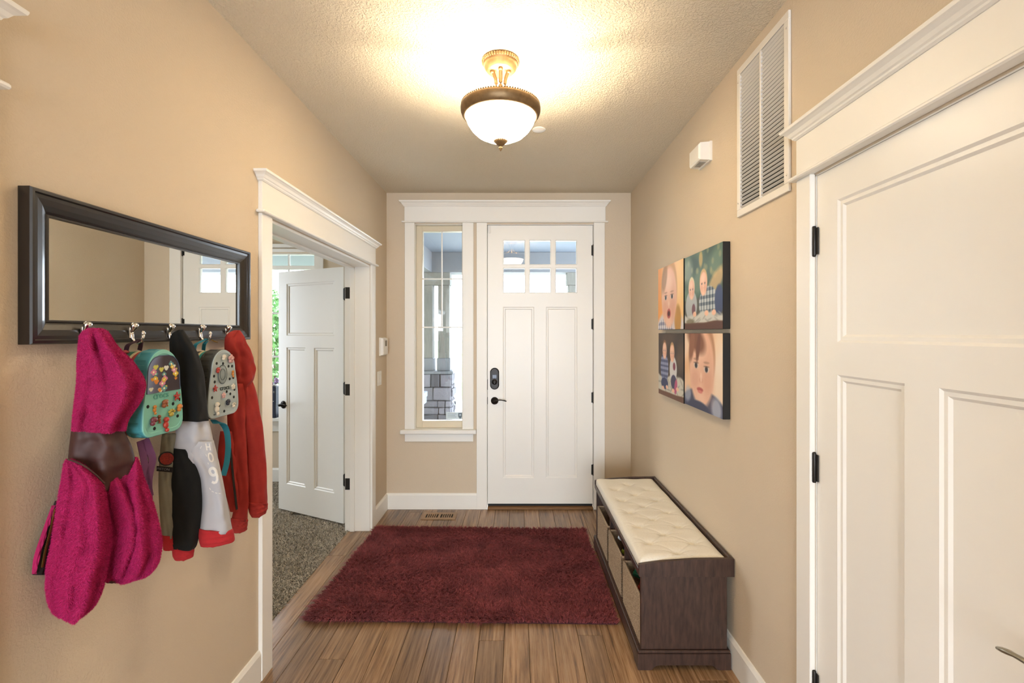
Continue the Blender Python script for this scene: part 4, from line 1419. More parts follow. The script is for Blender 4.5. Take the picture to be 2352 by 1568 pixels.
class Lump:
    """A hanging piece of cloth with body: measured outline rows (height, one edge, other edge, bulge) on an upright sheet, rounded to both sides."""

    def __init__(self, rows, C, d, back=0.5, folds=(), nt=26, sub=5, shift=0.0, seed=0, crump=0.002):
        d = np.array(d) / np.hypot(*d)
        n = np.array((d[1], -d[0], 0.0))
        R = np.array(rows, float)
        s = np.arange(len(R))
        ss = np.linspace(0, len(R) - 1, (len(R) - 1) * sub + 1)
        Q = np.stack([np.interp(ss, s, R[:, k]) for k in range(4)], 1)
        for _ in range(3):
            Q[1:-1] = 0.25 * Q[:-2] + 0.5 * Q[1:-1] + 0.25 * Q[2:]
        self.nr, self.nt = len(Q), nt
        self.Q = Q
        rg = np.random.default_rng(seed)
        ph = rg.uniform(0, 6.28, 8)
        fr, bk = [], []
        zz = (Q[:, 0] - Q[0, 0]) / (Q[-1, 0] - Q[0, 0])
        for k, (py, xl, xr, bl) in enumerate(Q):
            for i in range(nt + 1):
                t = 0.5 - 0.5 * math.cos(PI * i / nt)
                p = ray_plane(xl + (xr - xl) * t, py, C, d)
                pr = math.sqrt(max(0.0, 1 - (2 * t - 1) ** 2))
                e = bl * pr
                for amp, fq, p0, slant in folds:
                    e += amp * pr * math.sin(2 * PI * (fq * t + p0 + slant * zz[k])) * min(1, 4 * zz[k] + 0.15)
                e += crump * pr * (math.sin(9 * t + 21 * zz[k] + ph[0]) + math.sin(17 * t - 14 * zz[k] + ph[1]) * 0.6 + math.sin(5 * t + 40 * zz[k] + ph[2]) * 0.5)
                a = p + n * (e + shift)
                b = p - n * (bl * back * pr - shift)
                for w in (a, b):
                    if w[0] < WALLX:
                        w[0] = WALLX
                fr.append(a)
                bk.append(b)
        self.fr = np.array(fr).reshape(self.nr, nt + 1, 3)
        self.bk = np.array(bk).reshape(self.nr, nt + 1, 3)
        self.n, self.d = n, np.array((d[0], d[1], 0))

    def build(self, name, m, parent):
        nr, nt = self.nr, self.nt
        rings = []
        for k in range(nr):
            rings.append([tuple(p) for p in self.fr[k]] + [tuple(p) for p in self.bk[k][-2:0:-1]])
        mb = MB()
        mb.loft(rings, smooth=True)
        o = mb.build(name, m, parent)
        return o

    def at(self, t, v, off=0.0):
        """Point, across-direction and down-direction on the front at t across, v down (0..1)."""
        i = min(self.nt - 1, max(1, int(round(math.acos(1 - 2 * t) / PI * self.nt))))
        k = min(self.nr - 2, max(1, int(round(v * (self.nr - 1)))))
        p = self.fr[k, i]
        ax = self.fr[k, i + 1] - self.fr[k, i - 1]
        dn = self.fr[k + 1, i] - self.fr[k - 1, i]
        ax, dn = ax / np.linalg.norm(ax), dn / np.linalg.norm(dn)
        nn = np.cross(dn, ax)
        nn /= np.linalg.norm(nn)
        if nn @ self.n < 0:
            nn = -nn
        return p + nn * off, ax, dn, nn

    def surf(self, px, py, off=0.0):
        """The front surface seen at an image position, interpolated."""
        gx, gy = px, py
        for _ in range(4):
            k = float(np.interp(gy, self.Q[:, 0], np.arange(self.nr)))
            k0 = min(int(k), self.nr - 2)
            xl, xr = (np.interp(k, np.arange(self.nr), self.Q[:, c]) for c in (1, 2))
            t = min(0.97, max(0.03, (gx - xl) / (xr - xl)))
            i = math.acos(1 - 2 * t) / PI * self.nt
            i0 = min(int(i), self.nt - 1)
            a, b = k - k0, i - i0
            g = self.fr
            p = (g[k0, i0] * (1 - b) + g[k0, i0 + 1] * b) * (1 - a) + (g[k0 + 1, i0] * (1 - b) + g[k0 + 1, i0 + 1] * b) * a
            nn = np.cross(g[k0 + 1, i0] - g[k0, i0], g[k0, i0 + 1] - g[k0, i0])
            nn /= np.linalg.norm(nn) + 1e-12
            if nn @ self.n < 0:
                nn = -nn
            q = p + nn * off
            gx += 0.8 * (px - (VX + F * q[0] / q[1]))
            gy += 0.8 * (py - (VY - F * (q[2] - EYE) / q[1]))
        return q

    def wrap(self, name, m, parent, verts2d, faces, off=0.0012):
        """Flat print shapes given in image measures laid onto the cloth."""
        mb = MB()
        mb.add([tuple(self.surf(x, y, off)) for x, y in verts2d], faces)
        return mb.build(name, m, parent, fix=False)

    def near(self, px, py, off=0.0):
        """The front point that appears at an image position."""
        X = self.fr.reshape(-1, 3)
        u = VX + F * X[:, 0] / X[:, 1]
        w = VY - F * (X[:, 2] - EYE) / X[:, 1]
        j = int(np.argmin((u - px) ** 2 + (w - py) ** 2))
        k, i = divmod(j, self.nt + 1)
        return self.at((1 - math.cos(PI * i / self.nt)) / 2, k / (self.nr - 1), off)

    def fur(self, name, m, parent, count, ln, seed):
        rg = np.random.default_rng(seed)
        Pf = self.fr
        a, b, c, d = Pf[:-1, :-1], Pf[:-1, 1:], Pf[1:, 1:], Pf[1:, :-1]
        nn = np.cross(c - a, b - d)
        ar = np.linalg.norm(nn, axis=-1)
        flip = np.sign((nn * self.n).sum(-1))
        flip[flip == 0] = 1
        nn = nn * flip[..., None]
        nn = nn / (np.linalg.norm(nn, axis=-1, keepdims=True) + 1e-12)
        pr = (ar / ar.sum()).ravel()
        j = rg.choice(len(pr), count, p=pr)
        u, v = rg.uniform(0, 1, count)[:, None], rg.uniform(0, 1, count)[:, None]
        a, b, c, d, nn = [w.reshape(-1, 3)[j] for w in (a, b, c, d, nn)]
        p = (a * (1 - u) + b * u) * (1 - v) + (d * (1 - u) + c * u) * v
        dirn = nn * 0.75 + np.array((0, 0, -0.55))[None] + rg.normal(0, 0.38, (count, 3))
        dirn /= np.linalg.norm(dirn, axis=1, keepdims=True)
        side = np.cross(dirn, rg.normal(0, 1, (count, 3)))
        side /= np.linalg.norm(side, axis=1, keepdims=True)
        L = ln * rg.uniform(0.6, 1.3, (count, 1))
        w = 0.0006
        base = p - nn * 0.001
        vv = np.stack([base - side * w, base + side * w, base + dirn * L], 1).reshape(-1, 3)
        vv[:, 0] = np.maximum(vv[:, 0], XL + 0.001)
        return tag(bulk(name, vv, np.arange(count * 3), 3, m, parent), kind='stuff')


def ribbon(name, m, parent, path, width_dir, w, th=0.002):
    """A webbing strap along a path."""
    wd = Vector(width_dir).normalized()
    rings = []
    path = [Vector(p) for p in path]
    for i, p in enumerate(path):
        t = (path[min(i + 1, len(path) - 1)] - path[max(i - 1, 0)]).normalized()
        a = (wd - t * wd.dot(t)).normalized()
        b = t.cross(a)
        rings.append([tuple(p + a * sx * w / 2 + b * sy * th / 2) for sx, sy in ((-1, -1), (1, -1), (1, 1), (-1, 1))])
    mb = MB()
    mb.loft(rings)
    return mb.build(name, m, parent)


def curve(pts, n=16):
    """Catmull-Rom through the points."""
    P = [np.array(p, float) for p in pts]
    P = [2 * P[0] - P[1]] + P + [2 * P[-1] - P[-2]]
    out = []
    for k in range(1, len(P) - 2):
        for q in range(n):
            t = q / n
            a, b, c, d = P[k - 1:k + 3]
            out.append(0.5 * (2 * b + (c - a) * t + (2 * a - 5 * b + 4 * c - d) * t * t + (3 * b - a - 3 * c + d) * t ** 3))
    out.append(P[-2])
    return out


M['pink'] = mat('magenta_fleece', 'b0185c', 0.95, sheen=0.5, vary=(35, '8c0f46', 0.25))
M['pinkfur'] = mat('magenta_fur', 'bc1b64', 0.9, island=0.30, sheen=0.4)
M['brown'] = mat('brown_suede', '4a2a24', 0.6, vary=(30, '3a1f1b', 0.25), bump=(200, 0.1, 0.001))
M['zip'] = mat('black_zip_tape', '17110f', 0.7)
M['brass'] = mat('brass_zip', '9a7a42', 0.35, 0.9)
M['blackfleece'] = mat('black_fleece', '0c0c09', 0.95, bump=(300, 0.2, 0.001), sheen=0.15)
M['greyfleece'] = mat('pale_grey_fleece', 'b4b2b4', 0.95, bump=(350, 0.15, 0.001))
M['khaki'] = mat('khaki_fleece', '8b8674', 0.95, bump=(300, 0.15, 0.001), vary=(14, '7b7a6c', 0.2))
M['redrib'] = mat('red_ribbing', 'b02428', 0.95, bump=(260, 0.4, 0.002))
M['rust'] = mat('rust_red_fleece', 'a32c22', 0.95, bump=(300, 0.15, 0.001), vary=(20, '8d221c', 0.25))
M['seam'] = mat('dark_red_seam', '6d1a16', 0.95)

# magenta coat on the first hook
C1, D1 = (-1.045, 1.22), (0.68, 0.733)
coat = tag(empty('fleece_coat', (-1.08, 1.22, 0.78)), 'magenta furry child coat with brown yoke hanging by its hood', 'coat')
hood = Lump([(753, 204, 230, 0.006), (760, 188, 246, 0.022), (770, 181, 252, 0.032), (787, 179, 262, 0.040), (807, 177, 280, 0.048), (830, 175, 305, 0.056), (866, 175, 328, 0.060), (884, 174, 333, 0.060), (915, 170, 324, 0.058), (942, 167, 305, 0.052), (962, 165, 291, 0.048), (986, 163, 286, 0.044)], C1, D1, folds=((0.016, 1.6, 0.1, 0.25), (0.009, 3.1, 0.4, -0.2)), seed=1, back=0.2, shift=0.012, crump=0.003)
hood.build('hood', 'pink', coat)
hood.fur('hood_fur', 'pinkfur', coat, 50000, 0.0040, 1)
yoke = Lump([(972, 168, 282, 0.040), (993, 163, 287, 0.044), (1019, 160, 302, 0.046), (1054, 156, 312, 0.048), (1085, 160, 305, 0.044), (1120, 190, 290, 0.036)], C1, D1, folds=((0.010, 1.5, 0.3, 0.3),), seed=2, shift=-0.006)
yoke.build('yoke', 'brown', coat)
sleeve = Lump([(1051, 150, 163, 0.010), (1063, 146, 188, 0.034), (1080, 143, 212, 0.050), (1100, 140, 233, 0.060), (1115, 137, 238, 0.064), (1154, 131, 243, 0.068), (1210, 123, 253, 0.070), (1252, 116, 251, 0.068), (1295, 106, 243, 0.066), (1342, 104, 234, 0.062), (1379, 110, 217, 0.054), (1400, 121, 196, 0.040), (1411, 136, 184, 0.024)], (-1.04, 1.20), D1, folds=((0.014, 1.5, 0.2, 0.3), (0.010, 2.8, 0.1, 0.4)), seed=3, shift=0.014, crump=0.004)
sleeve.build('sleeve', 'pink', coat)
sleeve.fur('sleeve_fur', 'pinkfur', coat, 60000, 0.0052, 2)
Lump([(1405, 138, 184, 0.020), (1412, 140, 184, 0.020), (1418, 145, 180, 0.012)], (-1.04, 1.20), D1, shift=0.012).build('cuff', 'brown', coat)
body = Lump([(1049, 303, 314, 0.006), (1060, 286, 319, 0.024), (1078, 268, 324, 0.036), (1100, 254, 331, 0.044), (1130, 244, 343, 0.048), (1160, 240, 353, 0.050), (1196, 238, 363, 0.052), (1244, 236, 372, 0.054), (1281, 236, 366, 0.052), (1302, 237, 354, 0.046), (1320, 238, 338, 0.036), (1332, 242, 300, 0.016)], (-1.035, 1.25), D1, folds=((0.014, 1.9, 0.0, 0.3), (0.006, 3.4, 0.2, 0.2)), seed=4, crump=0.004)
body.build('body', 'pink', coat)
body.fur('body_fur', 'pinkfur', coat, 50000, 0.0052, 3)
lobe = Lump([(1090, 254, 266, 0.008), (1104, 244, 276, 0.026), (1130, 243, 292, 0.036), (1165, 252, 307, 0.040), (1200, 262, 318, 0.040), (1225, 266, 317, 0.038), (1260, 262, 308, 0.034), (1295, 258, 297, 0.028), (1322, 256, 285, 0.014)], (-1.012, 1.235), D1, folds=((0.006, 1.0, 0.4, 0.4),), seed=5)
lobe.build('pocket_fold', 'pink', coat)
lobe.fur('fold_fur', 'pinkfur', coat, 16000, 0.0050, 4)
Lump([(1315, 240, 330, 0.020), (1330, 240, 305, 0.018), (1337, 242, 270, 0.008)], (-1.04, 1.25), D1).build('hem', 'brown', coat)
Lump([(1150, 126, 142, 0.006), (1200, 108, 136, 0.010), (1280, 79, 118, 0.012), (1320, 74, 106, 0.008)], (-1.116, 1.12), (0.05, 1), back=0.2).build('front_facing', 'zip', coat)
Lump([(1160, 119, 124, 0.004), (1200, 104, 111, 0.006), (1280, 76, 86, 0.008), (1318, 73, 80, 0.005)], (-1.108, 1.11), (0.05, 1), back=0.2).build('front_edge', 'pink', coat)
zp = [ray_plane(px, py, (-1.098, 1.13), (0.05, 1)) for px, py in ((126, 1170), (116, 1215), (104, 1262), (97, 1300))]
mb = MB()
for k in range(len(curve(zp, 10)) - 0):
    p = curve(zp, 10)[k]
    mb.box((p[0] - 0.001, p[1] - 0.0018, p[2] - 0.0022), (p[0] + 0.002, p[1] + 0.0018, p[2] + 0.0022))
mb.build('zipper_teeth', 'brass', coat)
mb = MB()
mb.tube([tuple(p) for p in curve([ray_plane(px, py, (-0.985, 1.185), D1) for px, py in ((155, 1054), (178, 1062), (200, 1074), (222, 1092), (240, 1110))], 6)], 0.0022, 6)
mb.build('yoke_seam', 'brown', coat)

# ------------------------------------------------------------------ backpacks
def pack_outline(w, h, n=56, top=0.76):
    """Arched outline, flat rounded bottom, narrower rounded top; centred on a=0, z from 0 to h."""
    pts = []
    wb, wt = w / 2, w / 2 * top
    rc = 0.030
    right = []
    for k in range(6):
        a = -PI / 2 + (PI / 2) * k / 5
        right.append((wb - rc + rc * math.cos(a), rc + rc * math.sin(a)))
    zs = h - wt * 1.05
    for k in range(1, 9):
        t = k / 9
        right.append((wb + (wt - wb) * (t ** 1.7), rc + (zs - rc) * t))
    for k in range(13):
        a = (PI / 2) * k / 12
        right.append((wt * math.cos(a), zs + (h - zs) * math.sin(a)))
    right = right[:-1]
    full = right + [(0, h)] + [(-x, z) for x, z in right[::-1]]
    # resample evenly
    P = np.array(full + [full[0]])
    s = np.concatenate([[0], np.cumsum(np.hypot(*np.diff(P, axis=0).T))])
    q = np.linspace(0, s[-1], n, endpoint=False)
    return [(float(np.interp(u, s, P[:, 0])), float(np.interp(u, s, P[:, 1]))) for u in q]


def charm_mesh(kind, mb):
    """Small rubber charms; local x outwards, y along the wall, z up."""
    if kind == 'flower':
        for k in range(5):
            a = 2 * PI * k / 5 + 0.3
            mb.sphere((0.003, 0.006 * math.cos(a), 0.006 * math.sin(a)), 0.0045, 6, 4, (0.7, 1, 1))
        mb.sphere((0.005, 0, 0), 0.004, 6, 4)
    elif kind == 'paw':
        mb.sphere((0.003, 0, -0.003), 0.006, 8, 5, (0.7, 1.1, 0.9))
        for a in (-0.9, -0.3, 0.3, 0.9):
            mb.sphere((0.004, 0.009 * math.sin(a), 0.008 * math.cos(a) - 0.002), 0.0032, 6, 4)
    elif kind == 'tall':
        mb.sphere((0.004, 0, 0.009), 0.0055, 8, 5)
        mb.sphere((0.003, 0, -0.002), 0.006, 8, 5, (0.8, 1, 1.3))
        mb.sphere((0.004, 0.002, -0.013), 0.0045, 6, 4)
    elif kind == 'star':
        for k in range(5):
            a = 2 * PI * k / 5 + PI / 2
            mb.tube([(0.003, 0, 0), (0.004, 0.011 * math.cos(a), 0.011 * math.sin(a))], [0.004, 0.0012], 6)
    else:
        mb.sphere((0.004, 0.002, 0.003), 0.0075, 8, 5, (0.7, 1.1, 0.9))
        mb.sphere((0.005, -0.003, -0.004), 0.005, 8, 5)
    return mb


CH = {'orange': mat('orange_charm', 'c4782e', 0.35), 'brown': mat('brown_charm', '8a4a28', 0.35), 'red': mat('red_charm', 'a83224', 0.35), 'gold': mat('gold_charm', 'b09a3c', 0.35), 'cream': mat('cream_charm', 'd9cbb4', 0.35), 'black': mat('black_charm', '2a2a30', 0.35), 'maroon': mat('maroon_charm', '6e3038', 0.35), 'pinkc': mat('pale_pink_charm', 'c99a90', 0.35)}


def backpack(label, yc, z0, w, h, xf, shell, side, bandc, trimc, bodyc, strapc, hookk, charms, holes):
    x0 = XL + 0.004
    root = tag(empty('mini_backpack', (x0, yc, z0)), label, 'backpack', 'foam backpacks on the mirror hooks')
    N = 168
    out = pack_outline(w, h, N)

    def ring(x, s=1.0, rip=0.0, per=7):
        r = []
        for k, (a, z) in enumerate(out):
            f = s * (1 + (rip if (k % per) < per / 2 else 0))
            r.append((x, yc + a * f, z0 + h / 2 + (z - h / 2) * f))
        return r
    xs = xf - 0.046
    MB().loft([ring(x0, 0.86), ring(x0 + 0.008, 0.93), ring(xs - 0.022, 0.95), ring(xs - 0.020, 0.94)], smooth=False).build('fabric_back', bodyc, root)
    MB().loft([ring(xs - 0.021, 0.955), ring(xs - 0.013, 0.96)]).build('piping', trimc, root)
    MB().loft([ring(xs - 0.013, 0.95), ring(xs - 0.001, 0.95)]).build('zipper_band', bandc, root)
    MB().loft([ring(xs - 0.002, 0.955), ring(xs, 0.985), ring(xs + 0.005, 0.99), ring(xs + 0.006, 0.97, 0.032), ring(xf - 0.012, 0.97, 0.032), ring(xf - 0.011, 1.0), ring(xf - 0.004, 1.0), ring(xf - 0.001, 0.985)]).build('foam_side', side, root)
    mb = MB()
    mb.loft([ring(xf - 0.0015, 0.99), ring(xf + 0.001, 0.975), ring(xf + 0.001, 0.90), ring(xf - 0.0005, 0.885), ring(xf - 0.0005, 0.3)])
    front = mb.build('foam_front', shell, root)
    # carry loop hanging on the hook
    zt = z0 + h
    hz = 1.503
    for s in (-1, 1):
        pth = curve([(x0 + 0.045, yc + s * 0.024, zt - 0.004), (x0 + 0.050, yc + s * 0.022, (zt + hz) / 2), (XL + 0.048, hookk + s * 0.009, hz - 0.004), (XL + 0.050, hookk, hz)], 6)
        ribbon('carry_loop', strapc, root, pth, (1, 0, 0), 0.012, 0.002)
    for a, z in holes:
        mb = MB()
        mb.lathe([(0.001, 0.0008), (0.0045, 0.0008), (0.0055, -0.001)], (xf - 0.0003, yc + a * w, z0 + z * h), 10, 'x')
        mb.build('hole_shade_disc', 'dark', root)  # black disc painted for the shade inside a hole
    for a, z, kind, c, sc in charms:
        mb = MB()
        charm_mesh(kind, mb)
        o = mb.build('charm', CH[c], root)
        o.matrix_parent_inverse = Matrix.Translation(-Vector(root.location))
        o.location = (xf, yc + a * w, z0 + z * h)
        o.scale = (sc * 1.3, sc * 1.3, sc * 1.3)
    return root, ring


M['teal'] = mat('mint_foam', '7fc0ae', 0.55)
M['tealside'] = mat('teal_foam_side', '3f8a90', 0.55)
M['greyfoam'] = mat('pale_grey_foam', 'a2adac', 0.5)
M['greyside'] = mat('charcoal_foam_side', '3c3c38', 0.6)
M['coral'] = mat('coral_zipper', 'a84a48', 0.7)
M['cream'] = mat('cream_piping', 'c8c09a', 0.7)
M['greenfab'] = mat('green_pack_fabric', '2f6a58', 0.8)
M['purple'] = mat('dark_purple_webbing', '3a1c2c', 0.75)
M['purple2'] = mat('plum_webbing', '6b3f68', 0.75)
M['tealweb'] = mat('teal_webbing', '1f7f98', 0.7)
M['tealzip'] = mat('teal_zipper', '2b8c86', 0.6)
M['letter'] = mat('raised_teal_letters', '5c9c8a', 0.5)
M['letter2'] = mat('dark_letters', '3e4644', 0.6)

# teal pack; a = along the wall (towards the front door), z = up, both as a share of the size
bp1, ring1 = backpack('teal foam mini backpack with round charms on the second hook', 1.352, 1.238, 0.155, 0.240, -0.998, 'teal', 'tealside', 'coral', 'cream', 'greenfab', 'purple', 1.372,
    [(0.30, 0.42, 'star', 'red', 0.95), (-0.02, 0.36, 'blob', 'brown', 0.95), (0.06, 0.365, 'tall', 'orange', 0.5), (-0.24, 0.315, 'tall', 'orange', 0.65), (0.36, 0.275, 'blob', 'orange', 0.9), (0.16, 0.235, 'paw', 'gold', 1.0), (-0.29, 0.185, 'blob', 'maroon', 1.0), (-0.13, 0.195, 'tall', 'brown', 0.6), (0.02, 0.12, 'tall', 'red', 1.05)],
    [(0.42, 0.375), (0.24, 0.335), (-0.37, 0.36), (0.36, 0.175), (-0.22, 0.095)])
xf = -0.998
# printed patch on the upper half: dark panel with scattered hearts and flowers
NU, NVv = 71, 91
U, V = np.meshgrid(np.linspace(0, 1, NU), np.linspace(0, 1, NVv))
pc = Pic(NU, NVv, 0.9, (0.20, 0.15, 0.18))
pc.mix(np.clip(1.0 - U * 2.1, 0, 1), (0.52, 0.58, 0.72))
pr = np.random.default_rng(4)
for k in range(24):
    u, v, r = pr.uniform(0.08, 0.92), pr.uniform(0.10, 0.94), pr.uniform(0.035, 0.075)
    c = [(0.86, 0.72, 0.20), (0.84, 0.52, 0.18), (0.35, 0.56, 0.56), (0.80, 0.78, 0.36), (0.82, 0.52, 0.62), (0.85, 0.86, 0.80)][k % 6]
    if k % 2:
        pc.ell(u - r * 0.5, v, r * 0.62, r * 0.60, c, 0.2).ell(u + r * 0.5, v, r * 0.62, r * 0.60, c, 0.2).ell(u, v + r * 0.55, r * 0.72, r * 0.72, c, 0.2)
    else:
        for q in range(4):
            pc.ell(u + r * 0.7 * math.cos(q * PI / 2), v + r * 0.7 * math.sin(q * PI / 2), r * 0.6, r * 0.6, c, 0.2)
        pc.ell(u, v, r * 0.4, r * 0.4, (0.95, 0.92, 0.75), 0.3)
w, h, yc, z0 = 0.155, 0.240, 1.352, 1.238
zt, zb = z0 + h * 0.925, z0 + h * 0.50
hw = w * 0.41
px3 = []
for j in range(NVv):
    v = j / (NVv - 1)
    z = zt + (zb - zt) * v
    half = hw * (0.30 + 0.70 * min(1, math.sqrt(max(0, 1 - (1 - min(1, v / 0.42)) ** 2)))) * (0.90 + 0.10 * v)
    for i in range(NU):
        px3.append((xf + 0.0016, yc + (2 * i / (NU - 1) - 1) * half, z))
idx = np.arange(NU * NVv).reshape(NVv, NU)
qd = np.stack([idx[1:, :-1], idx[1:, 1:], idx[:-1, 1:], idx[:-1, :-1]], -1).reshape(-1)
pa = bulk('printed_patch', np.array(px3), qd, 4, print_mat('glossy_patch_print', 0.25), bp1)
at = pa.data.color_attributes.new('print', 'FLOAT_COLOR', 'POINT')
li = np.where(pc.im <= 0.04045, pc.im / 12.92, ((pc.im + 0.055) / 1.055) ** 2.4).reshape(-1, 3)
at.data.foreach_set('color', np.concatenate([li, np.ones((len(li), 1))], 1).astype(np.float32).ravel())
e1 = [px3[i * NU] for i in range(0, NVv, 3)] + [px3[(NVv - 1) * NU]]
e2 = [px3[i * NU + NU - 1] for i in range(0, NVv, 3)] + [px3[NVv * NU - 1]]
mb = MB()
mb.tube(e1[::-1] + e2, 0.0014, 6)
mb.build('patch_rim', mat('navy_patch_rim', '3a4660', 0.4), bp1)
text('lettering', 'crocs', 'letter', bp1, 0.026, frame_mtx((xf + 0.0006, 1.342, 1.238 + 0.240 * 0.465), (0, 1, 0), (0, 0, 1)), 0.0012)
# hanging straps of the teal pack
for pts, wd in (([(333, 1008), (342, 1030), (350, 1055), (344, 1085), (341, 1110), (342, 1150)], 0.020), ([(322, 1012), (330, 1050), (336, 1090), (345, 1140)], 0.018)):
    ribbon('shoulder_strap', 'purple2', bp1, curve([ray_plane(a, b, (-1.03, 1.30), (0.3, 0.95)) for a, b in pts], 8), (0.3, 0.95, 0), wd)
mb = MB()
mb.sphere(tuple(ray_plane(288, 808, (-1.09, 1.28), (0.1, 1))), 0.008, 10, 6, (1, 1.4, 0.7))
mb.build('zipper_pull', 'coral', bp1)

bp2, ring2 = backpack('grey foam mini backpack with rows of charms on the fourth hook', 1.632, 1.240, 0.172, 0.228, -1.000, 'greyfoam', 'greyside', 'tealzip', 'cream', 'greyside', 'tealweb', 1.671,
    [(-0.04, 0.88, 'blob', 'cream', 0.8), (0.20, 0.85, 'flower', 'pinkc', 1.2), (-0.22, 0.70, 'blob', 'red', 0.8), (0.28, 0.62, 'tall', 'orange', 0.6), (-0.30, 0.44, 'star', 'red', 0.85), (0.28, 0.42, 'flower', 'cream', 0.85), (-0.03, 0.315, 'flower', 'pinkc', 0.8), (0.10, 0.20, 'blob', 'black', 0.9), (-0.26, 0.15, 'tall', 'cream', 1.1), (0.30, 0.135, 'paw', 'cream', 0.8)],
    [(-0.22, 0.80), (-0.02, 0.79), (0.16, 0.74), (0.28, 0.735), (-0.30, 0.62), (0.20, 0.545), (0.32, 0.555), (-0.28, 0.535), (0.10, 0.36), (0.36, 0.37), (-0.36, 0.315), (0.22, 0.315), (-0.14, 0.18), (0.34, 0.255), (-0.30, 0.045), (0.02, 0.075)])
mb = MB()
mb.lathe([(0.001, 0.0012), (0.0205, 0.0012), (0.0235, -0.001)], (0, 0, 0), 28, 'x')
o = mb.build('oval_badge', mat('grey_badge', '87908c', 0.5), bp2)
o.matrix_parent_inverse = Matrix.Translation(-Vector(bp2.location))
o.location = (-1.000 + 0.0012, 1.632 - 0.01, 1.240 + 0.228 * 0.63)
o.scale = (1, 1, 1.35)
for r, hh in ((0.0235, 0.0), (0.014, 0.0008)):
    mb = MB()
    pts = [(-1.0 + 0.0026, 1.622 + r * math.cos(2 * PI * k / 32), 1.240 + 0.228 * 0.63 + 1.35 * r * math.sin(2 * PI * k / 32)) for k in range(33)]
    mb.tube(pts, 0.0008, 6)
    mb.build('badge_ring', 'letter2', bp2)
text('lettering', 'crocs', 'letter2', bp2, 0.024, frame_mtx((-1.0 + 0.0006, 1.637, 1.240 + 0.228 * 0.425), (0, 1, 0), (0, 0, 1)), 0.0008)
ribbon('shoulder_strap', 'tealweb', bp2, curve([ray_plane(a, b, (-1.02, 1.64), (0.3, 0.95)) for a, b in ((486, 968), (505, 970), (519, 985), (524, 1020), (521, 1060), (513, 1092))], 8), (0.6, 0.6, -0.5), 0.018)
mb = MB()
mb.tube([tuple(p) for p in curve([ray_plane(a, b, (-1.06, 1.70), (0.3, 0.95)) for a, b in ((486, 780), (493, 784), (500, 786))], 6)], [0.002] * 13, 6)
mb.build('clip', 'brass', bp2)

# ------------------------------------------------------------------ black, grey and khaki hoodie on the third hook
C3, D3 = (-1.047, 1.488), (0.68, 0.733)
hd = tag(empty('fleece_hoodie', (-1.08, 1.52, 1.0)), 'black and pale grey child hoodie with red cuffs between the backpacks', 'hoodie')
hb = Lump([(757, 407, 420, 0.006), (764, 394, 424, 0.014), (775, 388, 432, 0.020), (790, 387, 441, 0.026), (810, 388, 453, 0.032), (853, 392, 466, 0.038), (890, 395, 470, 0.040), (930, 398, 473, 0.038), (964, 402, 477, 0.034)], C3, D3, folds=((0.007, 1.5, 0.2, 0.2),), seed=8, back=0.25, shift=0.010)
hb.build('hood', 'blackfleece', hd)
gu = Lump([(952, 406, 477, 0.033), (970, 406, 480, 0.035), (1000, 402, 487, 0.036), (1019, 399, 491, 0.036), (1042, 397, 497, 0.034), (1060, 402, 500, 0.030)], C3, D3, folds=((0.006, 1.8, 0.3, 0.3),), seed=9, shift=-0.001)
gu.build('shoulder_panel', 'greyfleece', hd)
gs = Lump([(1010, 440, 489, 0.030), (1030, 427, 494, 0.034), (1050, 428, 499, 0.036), (1070, 446, 503, 0.036), (1100, 459, 510, 0.036), (1154, 463, 520, 0.038), (1185, 461, 526, 0.038), (1218, 456, 533, 0.036)], (-1.040, 1.485), D3, folds=((0.005, 1.4, 0.1, 0.3),), seed=10, shift=0.006)
gs.build('sleeve', 'greyfleece', hd)
Lump([(1211, 454, 532, 0.033), (1225, 453, 535, 0.034), (1238, 454, 537, 0.033), (1246, 456, 515, 0.026), (1252, 458, 490, 0.012)], (-1.040, 1.485), D3, shift=0.012).build('hem', 'redrib', hd)
bs = Lump([(1028, 397, 428, 0.024), (1050, 394, 446, 0.030), (1070, 392, 456, 0.032), (1112, 390, 463, 0.033), (1168, 391, 464, 0.032), (1216, 392, 458, 0.031), (1250, 393, 451, 0.028), (1258, 395, 445, 0.020)], (-1.050, 1.49), D3, folds=((0.004, 1.2, 0.3, 0.2),), seed=11, shift=0.007)
bs.build('sleeve', 'blackfleece', hd)
Lump([(1250, 395, 447, 0.022), (1265, 395, 446, 0.024), (1278, 396, 444, 0.022), (1286, 401, 424, 0.010)], (-1.050, 1.49), D3).build('cuff', 'redrib', hd)
kf = Lump([(995, 372, 408, 0.012), (1050, 366, 406, 0.014), (1112, 363, 404, 0.016), (1200, 368, 404, 0.016), (1234, 372, 404, 0.014)], (-1.075, 1.46), D3, seed=12)
kf.build('front_panel', 'khaki', hd)
Lump([(1228, 371, 405, 0.015), (1250, 373, 404, 0.016), (1263, 375, 402, 0.010)], (-1.075, 1.46), D3).build('hem', 'redrib', hd)


def decal(L, px, py, w, h, m, name, parent, off=0.0012, n=20, th=0.001):
    p, ax, dn, nn = L.near(px, py, off)
    mb = MB()
    mb.loft([[tuple(p + ax * w / 2 * math.cos(2 * PI * k / n) + dn * h / 2 * math.sin(2 * PI * k / n) + nn * e) for k in range(n)] for e in (0, th)])
    return mb.build(name, m, parent)


